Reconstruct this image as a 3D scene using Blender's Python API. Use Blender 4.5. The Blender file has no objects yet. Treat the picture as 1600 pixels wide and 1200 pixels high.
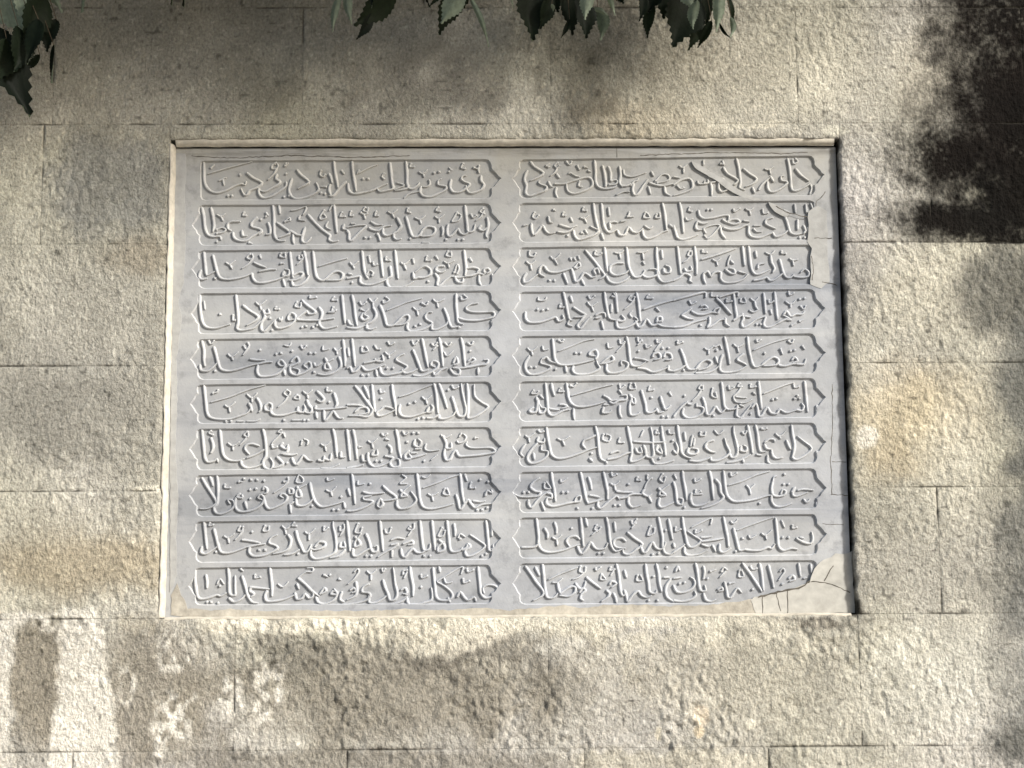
import bpy, bmesh, math, random
import numpy as np
from mathutils import Vector, Matrix
from mathutils.geometry import tessellate_polygon

sc = bpy.context.scene
C = sc.collection
random.seed(7)

# ------------------------------------------------------------------ camera
CAM = Vector((0.0, -4.2, 1.65))
TILT, YAW, ROLL = math.radians(98.597), math.radians(-0.934), math.radians(-0.377)
FPX = 2700.0
RM = (Matrix.Rotation(YAW, 3, 'Z') @ Matrix.Rotation(TILT, 3, 'X') @ Matrix.Rotation(ROLL, 3, 'Z'))
cd = bpy.data.cameras.new('camera')
cam = bpy.data.objects.new('camera', cd)
C.objects.link(cam)
cam.matrix_world = Matrix.Translation(CAM) @ RM.to_4x4()
cd.sensor_width = 36.0
cd.lens = FPX / 1600.0 * 36.0
cd.clip_start = 0.05
cd.clip_end = 500.0
sc.camera = cam

# ------------------------------------------------------------------ light
SUN = Vector((0.69, -0.56, 0.46)).normalized()
w = bpy.data.worlds.new('World')
sc.world = w
w.use_nodes = True
nt = w.node_tree
bg = nt.nodes['Background']
sky = nt.nodes.new('ShaderNodeTexSky')
sky.sky_type = 'NISHITA'
sky.sun_disc = False
sky.sun_elevation = math.asin(SUN.z)
sky.sun_rotation = math.atan2(SUN.x, SUN.y)
sky.air_density = 1.0
sky.dust_density = 2.5
nt.links.new(sky.outputs[0], bg.inputs[0])
bg.inputs[1].default_value = 0.105
ld = bpy.data.lights.new('sun', 'SUN')
ld.energy = 4.3
ld.angle = math.radians(6.0)
ld.color = (1.0, 0.965, 0.90)
lo = bpy.data.objects.new('sun', ld)
C.objects.link(lo)
lo.rotation_euler = SUN.to_track_quat('Z', 'Y').to_euler()
lo.location = (3, -4, 6)
sc.view_settings.view_transform = 'Standard'
sc.view_settings.look = 'None'
sc.view_settings.exposure = 0.52
sc.view_settings.gamma = 1.0

# ------------------------------------------------------------------ helpers
def P(px, py, y=0.0):
    """point of the plane at depth y that is seen at photo pixel px,py"""
    d = RM @ Vector((px - 800.0, 600.0 - py, -FPX))
    return CAM + d * ((y - CAM.y) / d.y)

RMn = np.array(RM)
def proj(p):
    q = (np.asarray(p) - np.array(CAM)) @ RMn
    return 800 + FPX * q[..., 0] / -q[..., 2], 600 - FPX * q[..., 1] / -q[..., 2]

def hsh(ix, iy, s):
    h = (ix.astype(np.int64) * 374761393 + iy.astype(np.int64) * 668265263 + s * 1274126177) & 0xffffffff
    h = ((h ^ (h >> 13)) * 1274126177) & 0xffffffff
    h = (h ^ (h >> 16)) & 0xffffffff
    return h / 4294967295.0

def vnoise(x, y, s=0):
    ix = np.floor(x); iy = np.floor(y)
    fx = x - ix; fy = y - iy
    fx = fx * fx * (3 - 2 * fx); fy = fy * fy * (3 - 2 * fy)
    a = hsh(ix, iy, s); b = hsh(ix + 1, iy, s); c = hsh(ix, iy + 1, s); d = hsh(ix + 1, iy + 1, s)
    return (a * (1 - fx) + b * fx) * (1 - fy) + (c * (1 - fx) + d * fx) * fy

def fbm(x, y, s=0, o=3):
    t = 0; a = 1; n = 0
    for k in range(o):
        t = t + a * vnoise(x * 2 ** k + 17.3 * k, y * 2 ** k - 9.1 * k, s + k); n += a; a *= 0.5
    return t / n

def sst(a, b, x):
    t = np.clip((x - a) / (b - a), 0, 1)
    return t * t * (3 - 2 * t)

def link(name, me, parent=None, mat=None):
    o = bpy.data.objects.new(name, me)
    C.objects.link(o)
    if parent: o.parent = parent
    if mat: me.materials.append(mat)
    return o

def mesh(name, vs, fs, parent=None, mat=None, smooth=False):
    me = bpy.data.meshes.new(name)
    me.from_pydata([tuple(v) for v in vs], [], fs)
    if smooth: me.polygons.foreach_set('use_smooth', [True] * len(me.polygons))
    me.update()
    return link(name, me, parent, mat)

def thing(name, label, cat, loc=(0, 0, 0), group=None):
    o = bpy.data.objects.new(name, None)
    C.objects.link(o)
    o.location = loc
    o.empty_display_size = 0.1
    o['label'] = label; o['category'] = cat
    if group: o['group'] = group
    return o

# ------------------------------------------------------------------ materials
def newmat(name):
    m = bpy.data.materials.new(name); m.use_nodes = True
    return m, m.node_tree.nodes, m.node_tree.links, m.node_tree.nodes['Principled BSDF']

def pos(n, scale, l):
    g = n.new('ShaderNodeNewGeometry'); mp = n.new('ShaderNodeMapping')
    mp.inputs['Scale'].default_value = scale
    l.new(g.outputs['Position'], mp.inputs['Vector'])
    return mp.outputs[0]

def noise(n, l, vec, scale, detail=4, rough=0.6):
    t = n.new('ShaderNodeTexNoise'); t.inputs['Scale'].default_value = scale
    t.inputs['Detail'].default_value = detail; t.inputs['Roughness'].default_value = rough
    l.new(vec, t.inputs['Vector'])
    return t.outputs['Fac']

def ramp(n, l, fac, stops):
    r = n.new('ShaderNodeValToRGB')
    while len(r.color_ramp.elements) < len(stops): r.color_ramp.elements.new(0.5)
    for e, (p, c) in zip(r.color_ramp.elements, stops):
        e.position = p; e.color = (c, c, c, 1) if isinstance(c, (int, float)) else (*c, 1)
    l.new(fac, r.inputs[0])
    return r.outputs[0]

def mix(n, l, a, b, fac, mode='MIX'):
    m = n.new('ShaderNodeMixRGB'); m.blend_type = mode
    for i, v in ((0, fac), (1, a), (2, b)):
        if hasattr(v, 'is_linked') or hasattr(v, 'links'): l.new(v, m.inputs[i])
        elif isinstance(v, (int, float)): m.inputs[i].default_value = v if i == 0 else (v, v, v, 1)
        else: m.inputs[i].default_value = (*v, 1)
    return m.outputs[0]

def bump(n, l, h, strength, dist, prev=None):
    b = n.new('ShaderNodeBump'); b.inputs['Strength'].default_value = strength
    b.inputs['Distance'].default_value = dist
    l.new(h, b.inputs['Height'])
    if prev: l.new(prev, b.inputs['Normal'])
    return b.outputs[0]

# rough limestone, colour carried by its stains and some painted light and shade
M_stone, n, l, b = newmat('weathered_limestone')
at = n.new('ShaderNodeAttribute'); at.attribute_name = 'stain_and_light'
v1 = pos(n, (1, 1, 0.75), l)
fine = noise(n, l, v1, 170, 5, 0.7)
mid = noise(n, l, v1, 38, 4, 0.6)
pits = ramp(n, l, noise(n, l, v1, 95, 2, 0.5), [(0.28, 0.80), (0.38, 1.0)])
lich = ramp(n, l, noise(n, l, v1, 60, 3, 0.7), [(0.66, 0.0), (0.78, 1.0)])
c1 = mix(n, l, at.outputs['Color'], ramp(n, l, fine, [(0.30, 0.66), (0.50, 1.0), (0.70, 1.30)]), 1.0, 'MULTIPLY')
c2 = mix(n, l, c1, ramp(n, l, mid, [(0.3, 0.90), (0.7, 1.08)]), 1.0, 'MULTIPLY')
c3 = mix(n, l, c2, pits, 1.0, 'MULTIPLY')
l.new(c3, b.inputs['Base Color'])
b.inputs['Roughness'].default_value = 0.93
b.inputs['Specular IOR Level'].default_value = 0.06
zone = ramp(n, l, noise(n, l, v1, 6, 4, 0.6), [(0.36, 0.25), (0.62, 1.0)])
fz = n.new('ShaderNodeMath'); fz.operation = 'MULTIPLY'; l.new(fine, fz.inputs[0]); l.new(zone, fz.inputs[1])
nb = bump(n, l, fz.outputs[0], 1.0, 0.010)
nb = bump(n, l, noise(n, l, v1, 90, 3, 0.6), 0.8, 0.008, nb)
l.new(nb, b.inputs['Normal'])

# grey marble of the slab: gain lightens the rubbed script, darkens the grimy fields, and paints in relief contrast
def marble(name, gain):
    m, n, l, b = newmat(name)
    v1 = pos(n, (1, 1, 1), l)
    mp = n.new('ShaderNodeMapping'); mp.inputs['Rotation'].default_value = (0, math.radians(-24), 0); mp.inputs['Scale'].default_value = (0.8, 1, 4.5)
    l.new(v1, mp.inputs[0])
    vein = noise(n, l, mp.outputs[0], 1.6, 6, 0.6)
    veinr = ramp(n, l, vein, [(0.34, (0.245, 0.262, 0.295)), (0.43, (0.345, 0.358, 0.385)), (0.56, (0.375, 0.387, 0.405)), (0.68, (0.45, 0.455, 0.46))])
    cloud = noise(n, l, v1, 7, 5, 0.65)
    colr = mix(n, l, veinr, ramp(n, l, cloud, [(0.3, 0.84), (0.7, 1.12)]), 1.0, 'MULTIPLY')
    sp = n.new('ShaderNodeSeparateXYZ'); g = n.new('ShaderNodeNewGeometry'); l.new(g.outputs['Position'], sp.inputs[0])
    zr = n.new('ShaderNodeMapRange'); zr.inputs[1].default_value = 2.55; zr.inputs[2].default_value = 2.95
    l.new(sp.outputs[2], zr.inputs[0])
    xr = n.new('ShaderNodeMapRange'); xr.inputs[1].default_value = -0.35; xr.inputs[2].default_value = -0.78
    l.new(sp.outputs[0], xr.inputs[0])
    mx = n.new('ShaderNodeMath'); mx.operation = 'MAXIMUM'; l.new(zr.outputs[0], mx.inputs[0])
    m2 = n.new('ShaderNodeMath'); m2.operation = 'MULTIPLY'; m2.inputs[1].default_value = 0.35; l.new(xr.outputs[0], m2.inputs[0]); l.new(m2.outputs[0], mx.inputs[1])
    m3 = n.new('ShaderNodeMath'); m3.operation = 'MULTIPLY'; l.new(mx.outputs[0], m3.inputs[0]); l.new(ramp(n, l, cloud, [(0.3, 0.35), (0.65, 1.0)]), m3.inputs[1])
    colr = mix(n, l, colr, (0.33, 0.315, 0.27), m3.outputs[0])
    grime = ramp(n, l, noise(n, l, v1, 26, 5, 0.7), [(0.34, 0.72), (0.47, 1.0)])
    colr = mix(n, l, colr, grime, 0.75, 'MULTIPLY')
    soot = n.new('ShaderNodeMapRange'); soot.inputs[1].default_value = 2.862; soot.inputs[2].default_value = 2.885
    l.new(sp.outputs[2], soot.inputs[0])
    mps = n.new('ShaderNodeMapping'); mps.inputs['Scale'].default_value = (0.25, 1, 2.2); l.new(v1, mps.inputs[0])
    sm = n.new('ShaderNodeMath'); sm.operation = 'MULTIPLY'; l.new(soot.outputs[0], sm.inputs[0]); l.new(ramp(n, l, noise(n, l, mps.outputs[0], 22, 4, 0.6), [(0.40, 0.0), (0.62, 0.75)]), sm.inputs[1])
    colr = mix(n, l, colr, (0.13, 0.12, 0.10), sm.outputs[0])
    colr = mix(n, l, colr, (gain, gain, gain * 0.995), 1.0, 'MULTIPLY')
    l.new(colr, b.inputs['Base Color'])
    b.inputs['Roughness'].default_value = 0.62
    b.inputs['Specular IOR Level'].default_value = 0.35
    nb = bump(n, l, noise(n, l, v1, 210, 3, 0.6), 0.22, 0.0012)
    nb = bump(n, l, noise(n, l, v1, 30, 4, 0.6), 0.35, 0.004, nb)
    l.new(nb, b.inputs['Normal'])
    return m
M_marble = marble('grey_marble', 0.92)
M_script = marble('lightened_marble', 1.2)
M_field = marble('darkened_marble', 0.84)

def plain(name, col, var=0.25, sc_=60, rough=0.9, bmp=0.4, dist=0.003):
    m, n, l, b = newmat(name)
    v = pos(n, (1, 1, 1), l)
    f = noise(n, l, v, sc_, 5, 0.65)
    g_ = noise(n, l, v, sc_ / 8, 4, 0.6)
    c = mix(n, l, col, ramp(n, l, f, [(0.3, 1 - var), (0.7, 1 + var)]), 1.0, 'MULTIPLY')
    c = mix(n, l, c, ramp(n, l, g_, [(0.3, 1 - var), (0.7, 1 + var * 0.8)]), 1.0, 'MULTIPLY')
    l.new(c, b.inputs['Base Color']); b.inputs['Roughness'].default_value = rough
    b.inputs['Specular IOR Level'].default_value = 0.25
    l.new(bump(n, l, f, bmp, dist), b.inputs['Normal'])
    return m
M_mortar = plain('old_lime_mortar', (0.50, 0.465, 0.395), 0.16, 70)
M_patch = plain('smooth_repair_mortar', (0.42, 0.41, 0.375), 0.14, 40, 0.8, 0.2)
M_greypatch = plain('grey_worn_mortar', (0.345, 0.345, 0.335), 0.12, 45, 0.8, 0.3)
M_lower = plain('dirty_lime_mortar', (0.37, 0.345, 0.295), 0.2, 60, 0.85, 0.5)
M_joint = plain('joint_mortar', (0.10, 0.095, 0.08), 0.3, 90)
M_crack = plain('crack_dirt', (0.11, 0.10, 0.085), 0.3, 90)
M_ground = plain('ground_paving', (0.24, 0.22, 0.19), 0.2, 6)
M_bark = plain('twig_bark', (0.07, 0.055, 0.035), 0.3, 120)

M_leaf, n, l, b = newmat('leaf')
oi = n.new('ShaderNodeObjectInfo'); g = n.new('ShaderNodeNewGeometry')
v1 = pos(n, (1, 1, 1), l)
top = mix(n, l, (0.005, 0.008, 0.005), (0.013, 0.020, 0.010), oi.outputs['Random'])
pale_lit = mix(n, l, (0.13, 0.16, 0.12), (0.25, 0.29, 0.22), oi.outputs['Random'])  # sunlit look of the pale leaves, painted as the colour of the back side
c = mix(n, l, top, pale_lit, g.outputs['Backfacing'])
c = mix(n, l, c, ramp(n, l, noise(n, l, v1, 80, 4, 0.6), [(0.3, 0.75), (0.7, 1.2)]), 1.0, 'MULTIPLY')
l.new(c, b.inputs['Base Color']); b.inputs['Roughness'].default_value = 0.55; b.inputs['Specular IOR Level'].default_value = 0.10
l.new(bump(n, l, noise(n, l, v1, 90, 3, 0.6), 0.3, 0.003), b.inputs['Normal'])
tr = n.new('ShaderNodeBsdfTranslucent'); l.new(mix(n, l, c, (0.9, 1.0, 0.5), 1.0, 'MULTIPLY'), tr.inputs[0])
ms = n.new('ShaderNodeMixShader'); ms.inputs[0].default_value = 0.2
out = n['Material Output'] if 'Material Output' in n else n.get('Material Output')
l.new(b.outputs[0], ms.inputs[1]); l.new(tr.outputs[0], ms.inputs[2]); l.new(ms.outputs[0], out.inputs[0])

# ------------------------------------------------------------------ ground
gr = mesh('ground', [(-60, -60, 0), (60, -60, 0), (60, 60, 0), (-60, 60, 0)], [(0, 1, 2, 3)], None, M_ground)
gr['kind'] = 'structure'

# ------------------------------------------------------------------ stone wall
Z0 = 1.65
OX0, OX1, OZ0, OZ1 = -0.783, 0.898, Z0 + 0.069, Z0 + 1.258      # the opening of the plaque
zs = [0.0, 0.19, 0.495, 0.80, 1.10, Z0 - 0.244, Z0 + 0.069, Z0 + 0.376, Z0 + 0.684, Z0 + 0.990, Z0 + 1.297, Z0 + 1.603, Z0 + 1.91, Z0 + 2.21, Z0 + 2.5]

# stains of the stone, plus painted leaf shade and sunlit patches, given where they sit on the wall: (px, py, rx, ry, colour, strength, softness, raggedness)
BASE = (0.450, 0.432, 0.372)
ST = [
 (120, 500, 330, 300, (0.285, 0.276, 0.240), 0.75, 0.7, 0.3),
 (330, 0, 690, 205, (0.215, 0.211, 0.182), 0.85, 0.8, 0.3),  # upper left blackening, with some canopy shade painted in
 (640, 150, 60, 45, (0.13, 0.125, 0.105), 0.4, 0.8, 0.5),  # soft leaf shadow painted on the stone
 (960, 60, 180, 80, (0.155, 0.15, 0.125), 0.5, 0.8, 0.5),  # shadow under the leaf cluster, painted into the stone colour
 (165, 290, 110, 85, (0.235, 0.238, 0.228), 0.6, 0.4, 0.3),
 (100, 660, 260, 95, (0.225, 0.218, 0.190), 0.65, 0.6, 0.4),
 (120, 880, 260, 60, (0.290, 0.245, 0.170), 0.7, 0.6, 0.4),
 (40, 820, 200, 40, (0.36, 0.34, 0.28), 0.5, 0.7, 0.5),
 (240, 400, 90, 40, (0.25, 0.215, 0.16), 0.55, 0.7, 0.4),
 (130, 575, 80, 24, (0.36, 0.35, 0.31), 0.5, 0.7, 0.6),
 (1435, 640, 130, 90, (0.55, 0.46, 0.30), 0.6, 0.8, 0.4),
 (1390, 720, 70, 50, (0.36, 0.29, 0.18), 0.45, 0.8, 0.5),
 (1500, 700, 60, 120, (0.57, 0.54, 0.45), 0.5, 0.8, 0.4),
 (1010, 190, 120, 45, (0.42, 0.36, 0.26), 0.5, 0.8, 0.5),
 (1180, 120, 240, 110, (0.56, 0.53, 0.44), 0.6, 0.8, 0.4),  # sun patch at the upper right, painted as paler stone
 (1460, 110, 70, 90, (0.60, 0.56, 0.46), 0.6, 0.7, 0.5),
 (1440, 460, 90, 90, (0.56, 0.53, 0.44), 0.6, 0.6, 0.4),
 (1480, 1060, 150, 100, (0.54, 0.53, 0.475), 0.6, 0.7, 0.5),
 # below the plaque
 (620, 1080, 340, 100, (0.225, 0.207, 0.17), 0.82, 0.5, 0.45),
 (460, 1025, 85, 50, (0.20, 0.188, 0.158), 0.65, 0.35, 1.2),
 (750, 1012, 160, 36, (0.17, 0.158, 0.135), 0.7, 0.35, 1.3),
 (910, 1060, 80, 60, (0.23, 0.215, 0.18), 0.5, 0.6, 0.5),
 (1265, 974, 75, 10, (0.10, 0.09, 0.075), 0.8, 0.5, 1.2),
 (590, 978, 330, 18, (0.66, 0.62, 0.52), 0.85, 0.5, 1.3),  # pale eroded band below the plaque, its sunlight painted in
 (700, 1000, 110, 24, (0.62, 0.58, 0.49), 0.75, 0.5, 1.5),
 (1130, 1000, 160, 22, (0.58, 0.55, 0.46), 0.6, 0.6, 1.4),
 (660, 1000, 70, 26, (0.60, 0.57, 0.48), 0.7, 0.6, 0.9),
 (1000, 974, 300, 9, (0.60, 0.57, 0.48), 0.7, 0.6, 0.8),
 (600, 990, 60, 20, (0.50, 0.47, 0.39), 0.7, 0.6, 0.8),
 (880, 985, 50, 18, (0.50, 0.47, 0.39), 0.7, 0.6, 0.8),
 (1120, 1050, 190, 90, (0.50, 0.47, 0.39), 0.5, 0.7, 0.5),
 (240, 1090, 130, 130, (0.25, 0.225, 0.175), 0.7, 0.5, 0.4),
 (60, 1060, 70, 120, (0.235, 0.21, 0.165), 0.8, 0.4, 0.3),
 (560, 1195, 380, 28, (0.21, 0.195, 0.165), 0.7, 0.4, 0.5),
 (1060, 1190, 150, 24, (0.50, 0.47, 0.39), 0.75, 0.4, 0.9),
 (1335, 950, 18, 16, (0.02, 0.018, 0.015), 0.95, 0.4, 0.6),
 # right hand side grime
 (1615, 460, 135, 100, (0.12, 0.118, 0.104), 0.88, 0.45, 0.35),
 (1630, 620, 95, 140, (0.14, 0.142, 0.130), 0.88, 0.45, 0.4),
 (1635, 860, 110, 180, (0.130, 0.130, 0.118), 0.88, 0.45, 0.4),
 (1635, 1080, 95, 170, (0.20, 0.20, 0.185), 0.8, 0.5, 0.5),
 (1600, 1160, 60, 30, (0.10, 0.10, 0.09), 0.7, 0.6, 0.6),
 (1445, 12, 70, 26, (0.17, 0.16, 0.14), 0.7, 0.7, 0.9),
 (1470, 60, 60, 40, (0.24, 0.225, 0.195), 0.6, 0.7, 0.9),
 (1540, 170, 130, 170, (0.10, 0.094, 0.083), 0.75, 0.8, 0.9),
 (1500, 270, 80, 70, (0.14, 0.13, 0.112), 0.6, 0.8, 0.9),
 (1530, 900, 50, 60, (0.30, 0.29, 0.25), 0.5, 0.7, 0.5),
]
CRUST = [(1600, 200, 120, 190), (1620, 150, 150, 150), (1600, 300, 150, 140), (1510, 345, 110, 42), (1485, 245, 85, 60), (1460, 340, 50, 34), (1650, 240, 170, 240), (1590, 30, 130, 80)]
PALE = [  # efflorescence runs: x left/right at top and bottom, top, bottom
 (-60, 24, -60, 24, 972, 1060), (-60, 24, -60, 16, 1050, 1260), (94, 158, 84, 172, 948, 1070), (84, 172, 68, 196, 1060, 1260), (25, 95, 60, 95, 955, 985), (-60, 60, -60, 40, 955, 985),
 (245, 305, 250, 300, 985, 1050), (240, 300, 238, 290, 1085, 1180), (185, 215, 190, 205, 1040, 1100), (345, 372, 350, 368, 1060, 1150), (400, 440, 405, 430, 1040, 1130),
]
CHIPS = [(1354, 683, 17, 17, (0.70, 0.66, 0.57)), (1097, 1120, 13, 17, (0.66, 0.58, 0.46)), (1092, 1143, 9, 10, (0.58, 0.50, 0.37)), (1030, 1150, 7, 14, (0.6, 0.56, 0.46)), (1175, 1132, 9, 8, (0.58, 0.55, 0.46)), (408, 1064, 13, 12, (0.66, 0.63, 0.55)), (235, 764, 28, 6, (0.62, 0.59, 0.50)), (1170, 195, 60, 8, (0.58, 0.55, 0.46)), (1300, 205, 28, 10, (0.56, 0.54, 0.46))]

def world_to_px(x, z):
    return proj(np.stack([x, np.zeros_like(x), z], -1))

def stain_and_light(x, z, y):
    px, py = world_to_px(x, z)
    col = np.ones(x.shape + (3,)) * np.array(BASE)
    big = fbm(x * 3.1, z * 3.1, 11, 4)[..., None]
    col *= 0.72 + 0.52 * big
    blot = fbm(x * 9 + 3, z * 7, 63, 4)[..., None]
    col *= 0.80 + 0.36 * blot
    hue = fbm(x * 2.2 + 5, z * 2.2, 31, 3)
    col[..., 2] *= 0.86 + 0.28 * hue
    rag = fbm(x * 14, z * 14, 5, 5) - 0.5
    rag2 = fbm(x * 40, z * 30, 9, 4) - 0.5
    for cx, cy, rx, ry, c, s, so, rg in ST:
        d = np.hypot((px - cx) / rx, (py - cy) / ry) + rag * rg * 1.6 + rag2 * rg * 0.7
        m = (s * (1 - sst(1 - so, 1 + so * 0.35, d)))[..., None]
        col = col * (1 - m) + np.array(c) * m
    # pale mineral runs
    for a0, a1, b0, b1, t, bt in PALE:
        u = np.clip((py - t) / (bt - t), 0, 1)
        xl = a0 + (b0 - a0) * u; xr = a1 + (b1 - a1) * u
        wob = (fbm(x * 2 + 40, z * 11, 111, 2) - 0.5) * 26 + rag * 14 + rag2 * 16 * (1.0 + 0.9 * sst(1060, 1140, py))
        e = np.minimum(np.minimum(px + wob - xl, xr - px + wob), np.minimum(py - t + wob * 0.6, bt - py + wob))
        small = (xr - xl) < 62
        patchy = np.where(small, sst(0.40, 0.62, fbm(x * 55, z * 45, 77, 3)), 1.0)
        m = (sst(-7, 8, e) * patchy * 0.9)[..., None]
        col = col * (1 - m) + np.array((0.68, 0.65, 0.58)) * m
    # black crust upper right, it stops at the bed joint
    k = np.zeros_like(x)
    for cx, cy, rx, ry in CRUST:
        d = np.hypot((px - cx) / rx, (py - cy) / ry) + rag * 0.45 + rag2 * 0.55 + (vnoise(x * 170, z * 170, 91) - 0.5) * 0.35
        k = np.maximum(k, 1 - sst(0.45, 1.45, d))
    k *= np.where(py > 380, 0.0, 1.0)
    speck = sst(0.66, 0.74, vnoise(x * 130, z * 130, 3)) * sst(0.52, 0.66, fbm(x * 9, z * 9, 8, 2)) * 0.10
    kk = (0.99 * k ** 0.75 * (1 - speck))[..., None]
    red = fbm(x * 8, z * 8, 40, 3)[..., None]
    col = col * (1 - kk) + (np.array((0.0045, 0.0045, 0.0042)) + np.array((0.006, 0.0035, 0.0025)) * red) * kk
    for cx, cy, rx, ry, c in CHIPS:
        d = np.hypot((px - cx) / rx, (py - cy) / ry) + rag2 * 1.2 + rag * 0.5
        m = (1 - sst(0.75, 1.1, d))[..., None]
        col = col * (1 - m) + np.array(c) * m
    # small dark pits and pale grains
    sp = sst(0.84, 0.94, vnoise(x * 85, z * 85, 21))[..., None]
    col *= 1 - 0.45 * sp
    gr_ = sst(0.80, 0.92, vnoise(x * 140, z * 140, 27))[..., None]
    col *= 1 + 0.35 * gr_
    return col

def relief(x, z):
    """height of the dressed face (positive = towards the street)"""
    px, py = world_to_px(x, z)
    r = fbm(x * 92 + z * 14, z * 66, 1, 2) - 0.5
    r2 = fbm(x * 17, z * 15, 4, 3) - 0.5
    ridge = 1 - np.abs(2 * fbm(x * 24 - z * 16, z * 19 + x * 10, 14, 4) - 1)
    below = sst(965, 985, py) * (1 - sst(1300, 1400, px)) * sst(340, 420, px)
    amp = 0.0034 + 0.0022 * below
    zone = 0.35 + 1.3 * sst(0.36, 0.64, fbm(x * 6, z * 6, 101, 3))
    h = zone * r * amp * 1.25 + r2 * 0.0030 + (vnoise(x * 125, z * 125, 19) ** 3) * 0.0022 + (ridge - 0.75) * (0.0008 + 0.0050 * below)
    smooth_top = (1 - sst(150, 330, py)) * (1 - sst(700, 1000, px))
    return h * (1 - 0.45 * smooth_top)

wall = thing('stone_wall', 'weathered wall of large limestone blocks framing the carved slab, black crust at its right end', 'wall')

def axis(a, b_, step):
    n_ = max(2, int(round((b_ - a) / step)))
    t = np.linspace(a, b_, n_ + 1)
    return np.unique(np.concatenate([[a, a + 0.0016], t[1:-1], [b_ - 0.0016, b_]]))

rs = np.random.RandomState(3)
def block(x0, x1, z0, z1, depth=0.02, lab=None):
    g_ = 0.0001
    x0 += g_; x1 -= g_; z0 += g_; z1 -= g_
    cxp, cyp = proj(np.array([[x0, 0, z0], [x1, 0, z1], [x0, 0, z1], [x1, 0, z0]]))
    vis = cxp.max() > -60 and cxp.min() < 1660 and cyp.max() > -60 and cyp.min() < 1260
    X = axis(x0, x1, 0.0038 if vis else 0.03); Zz = axis(z0, z1, 0.0038 if vis else 0.03)
    gx, gz = np.meshgrid(X, Zz)
    h = relief(gx, gz)
    e = np.minimum(np.minimum(gx - x0, x1 - gx), np.minimum(gz - z0, z1 - gz))
    J = sst(0.52, 0.64, fbm(gx * 11, gz * 11, 50, 3))
    openx = (np.minimum(abs(gx - OX0), abs(gx - OX1)) < 0.012) & (gz > OZ0 - 0.01) & (gz < OZ1 + 0.01)
    wob = vnoise(gx * 60, gz * 60, 61)
    h = h - (0.0030 * J + 0.0003) * np.exp(-(e / (0.0018 + 0.0015 * wob)) ** 2)
    off = rs.uniform(-0.0002, 0.0002)
    h = h + off
    # worn arrises round the opening
    ex = np.maximum(np.maximum(OX0 - gx, gx - OX1), np.maximum(OZ0 - gz, gz - OZ1))
    worn = np.exp(-np.clip(ex, 0, 1) / 0.006) * (0.2 + fbm(gx * 45, gz * 45, 70, 3) * 1.5)
    h = h - 0.0065 * np.clip(worn, 0, 1.2)
    y = -h
    ny, nx = gx.shape
    # ragged edge of the stone on the opening
    jig = (fbm(gx * 38, gz * 38, 81, 3) - 0.45) * 0.011
    gx2 = gx.copy(); gz2 = gz.copy()
    near = np.exp(-np.clip(ex, 0, 1) / 0.010)
    side = (gz > OZ0) & (gz < OZ1)
    gx2 += np.where(side & (gx > OX1 - 0.001), jig * near * (gx < x0 + 0.03), 0) 
    gx2 -= np.where(side & (gx < OX0 + 0.001), 0.4 * np.abs(jig) * near * (gx > x1 - 0.03), 0)
    top_ = (gx > OX0) & (gx < OX1) & (gz > OZ1 - 0.001)
    gz2 += np.where(top_, np.abs(jig) * near * 0.5 * (gz < z0 + 0.03), 0)
    col = stain_and_light(gx, gz, y)
    dj = (np.exp(-(e / 0.0021) ** 2) * (0.10 + J * 0.50))[..., None]
    col = col * (1 - dj) + np.array((0.06, 0.055, 0.045)) * dj
    col *= rs.uniform(0.94, 1.06)
    vs = np.stack([gx2, y, gz2], -1).reshape(-1, 3)
    cs = col.reshape(-1, 3)
    idx = np.arange(nx * ny).reshape(ny, nx)
    f = np.stack([idx[:-1, :-1], idx[:-1, 1:], idx[1:, 1:], idx[1:, :-1]], -1).reshape(-1, 4)
    # sides: rings going back into the wall
    ring = np.concatenate([idx[0, :-1], idx[:-1, -1], idx[-1, :0:-1], idx[:0:-1, 0]])
    base = len(vs); nr = len(ring); allv = [vs]; allc = [cs]; fs = [f]
    prev = ring
    for k, d in enumerate((0.004, depth)):
        q = vs[ring].copy(); q[:, 1] = np.maximum(q[:, 1] + 0.001, 0) + d
        cc = cs[ring].copy()
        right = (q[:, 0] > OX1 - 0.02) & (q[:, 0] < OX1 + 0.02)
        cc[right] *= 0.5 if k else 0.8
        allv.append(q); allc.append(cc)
        cur = base + k * nr + np.arange(nr)
        fs.append(np.stack([prev, cur, np.roll(cur, -1), np.roll(prev, -1)], -1))
        prev = cur
    V = np.concatenate(allv); F = np.concatenate(fs); K = np.concatenate(allc)
    me = bpy.data.meshes.new('stone_block')
    me.vertices.add(len(V)); me.vertices.foreach_set('co', V.ravel())
    me.loops.add(F.size); me.loops.foreach_set('vertex_index', F.ravel().astype(np.int32))
    me.polygons.add(len(F)); me.polygons.foreach_set('loop_start', np.arange(0, F.size, 4, dtype=np.int32))
    me.polygons.foreach_set('loop_total', np.full(len(F), 4, dtype=np.int32))
    me.update(calc_edges=True)
    at_ = me.attributes.new('stain_and_light', 'FLOAT_COLOR', 'POINT')
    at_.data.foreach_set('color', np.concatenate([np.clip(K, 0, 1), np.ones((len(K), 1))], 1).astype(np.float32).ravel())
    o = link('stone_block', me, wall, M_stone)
    if lab: o['label'] = lab
    return o

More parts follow.
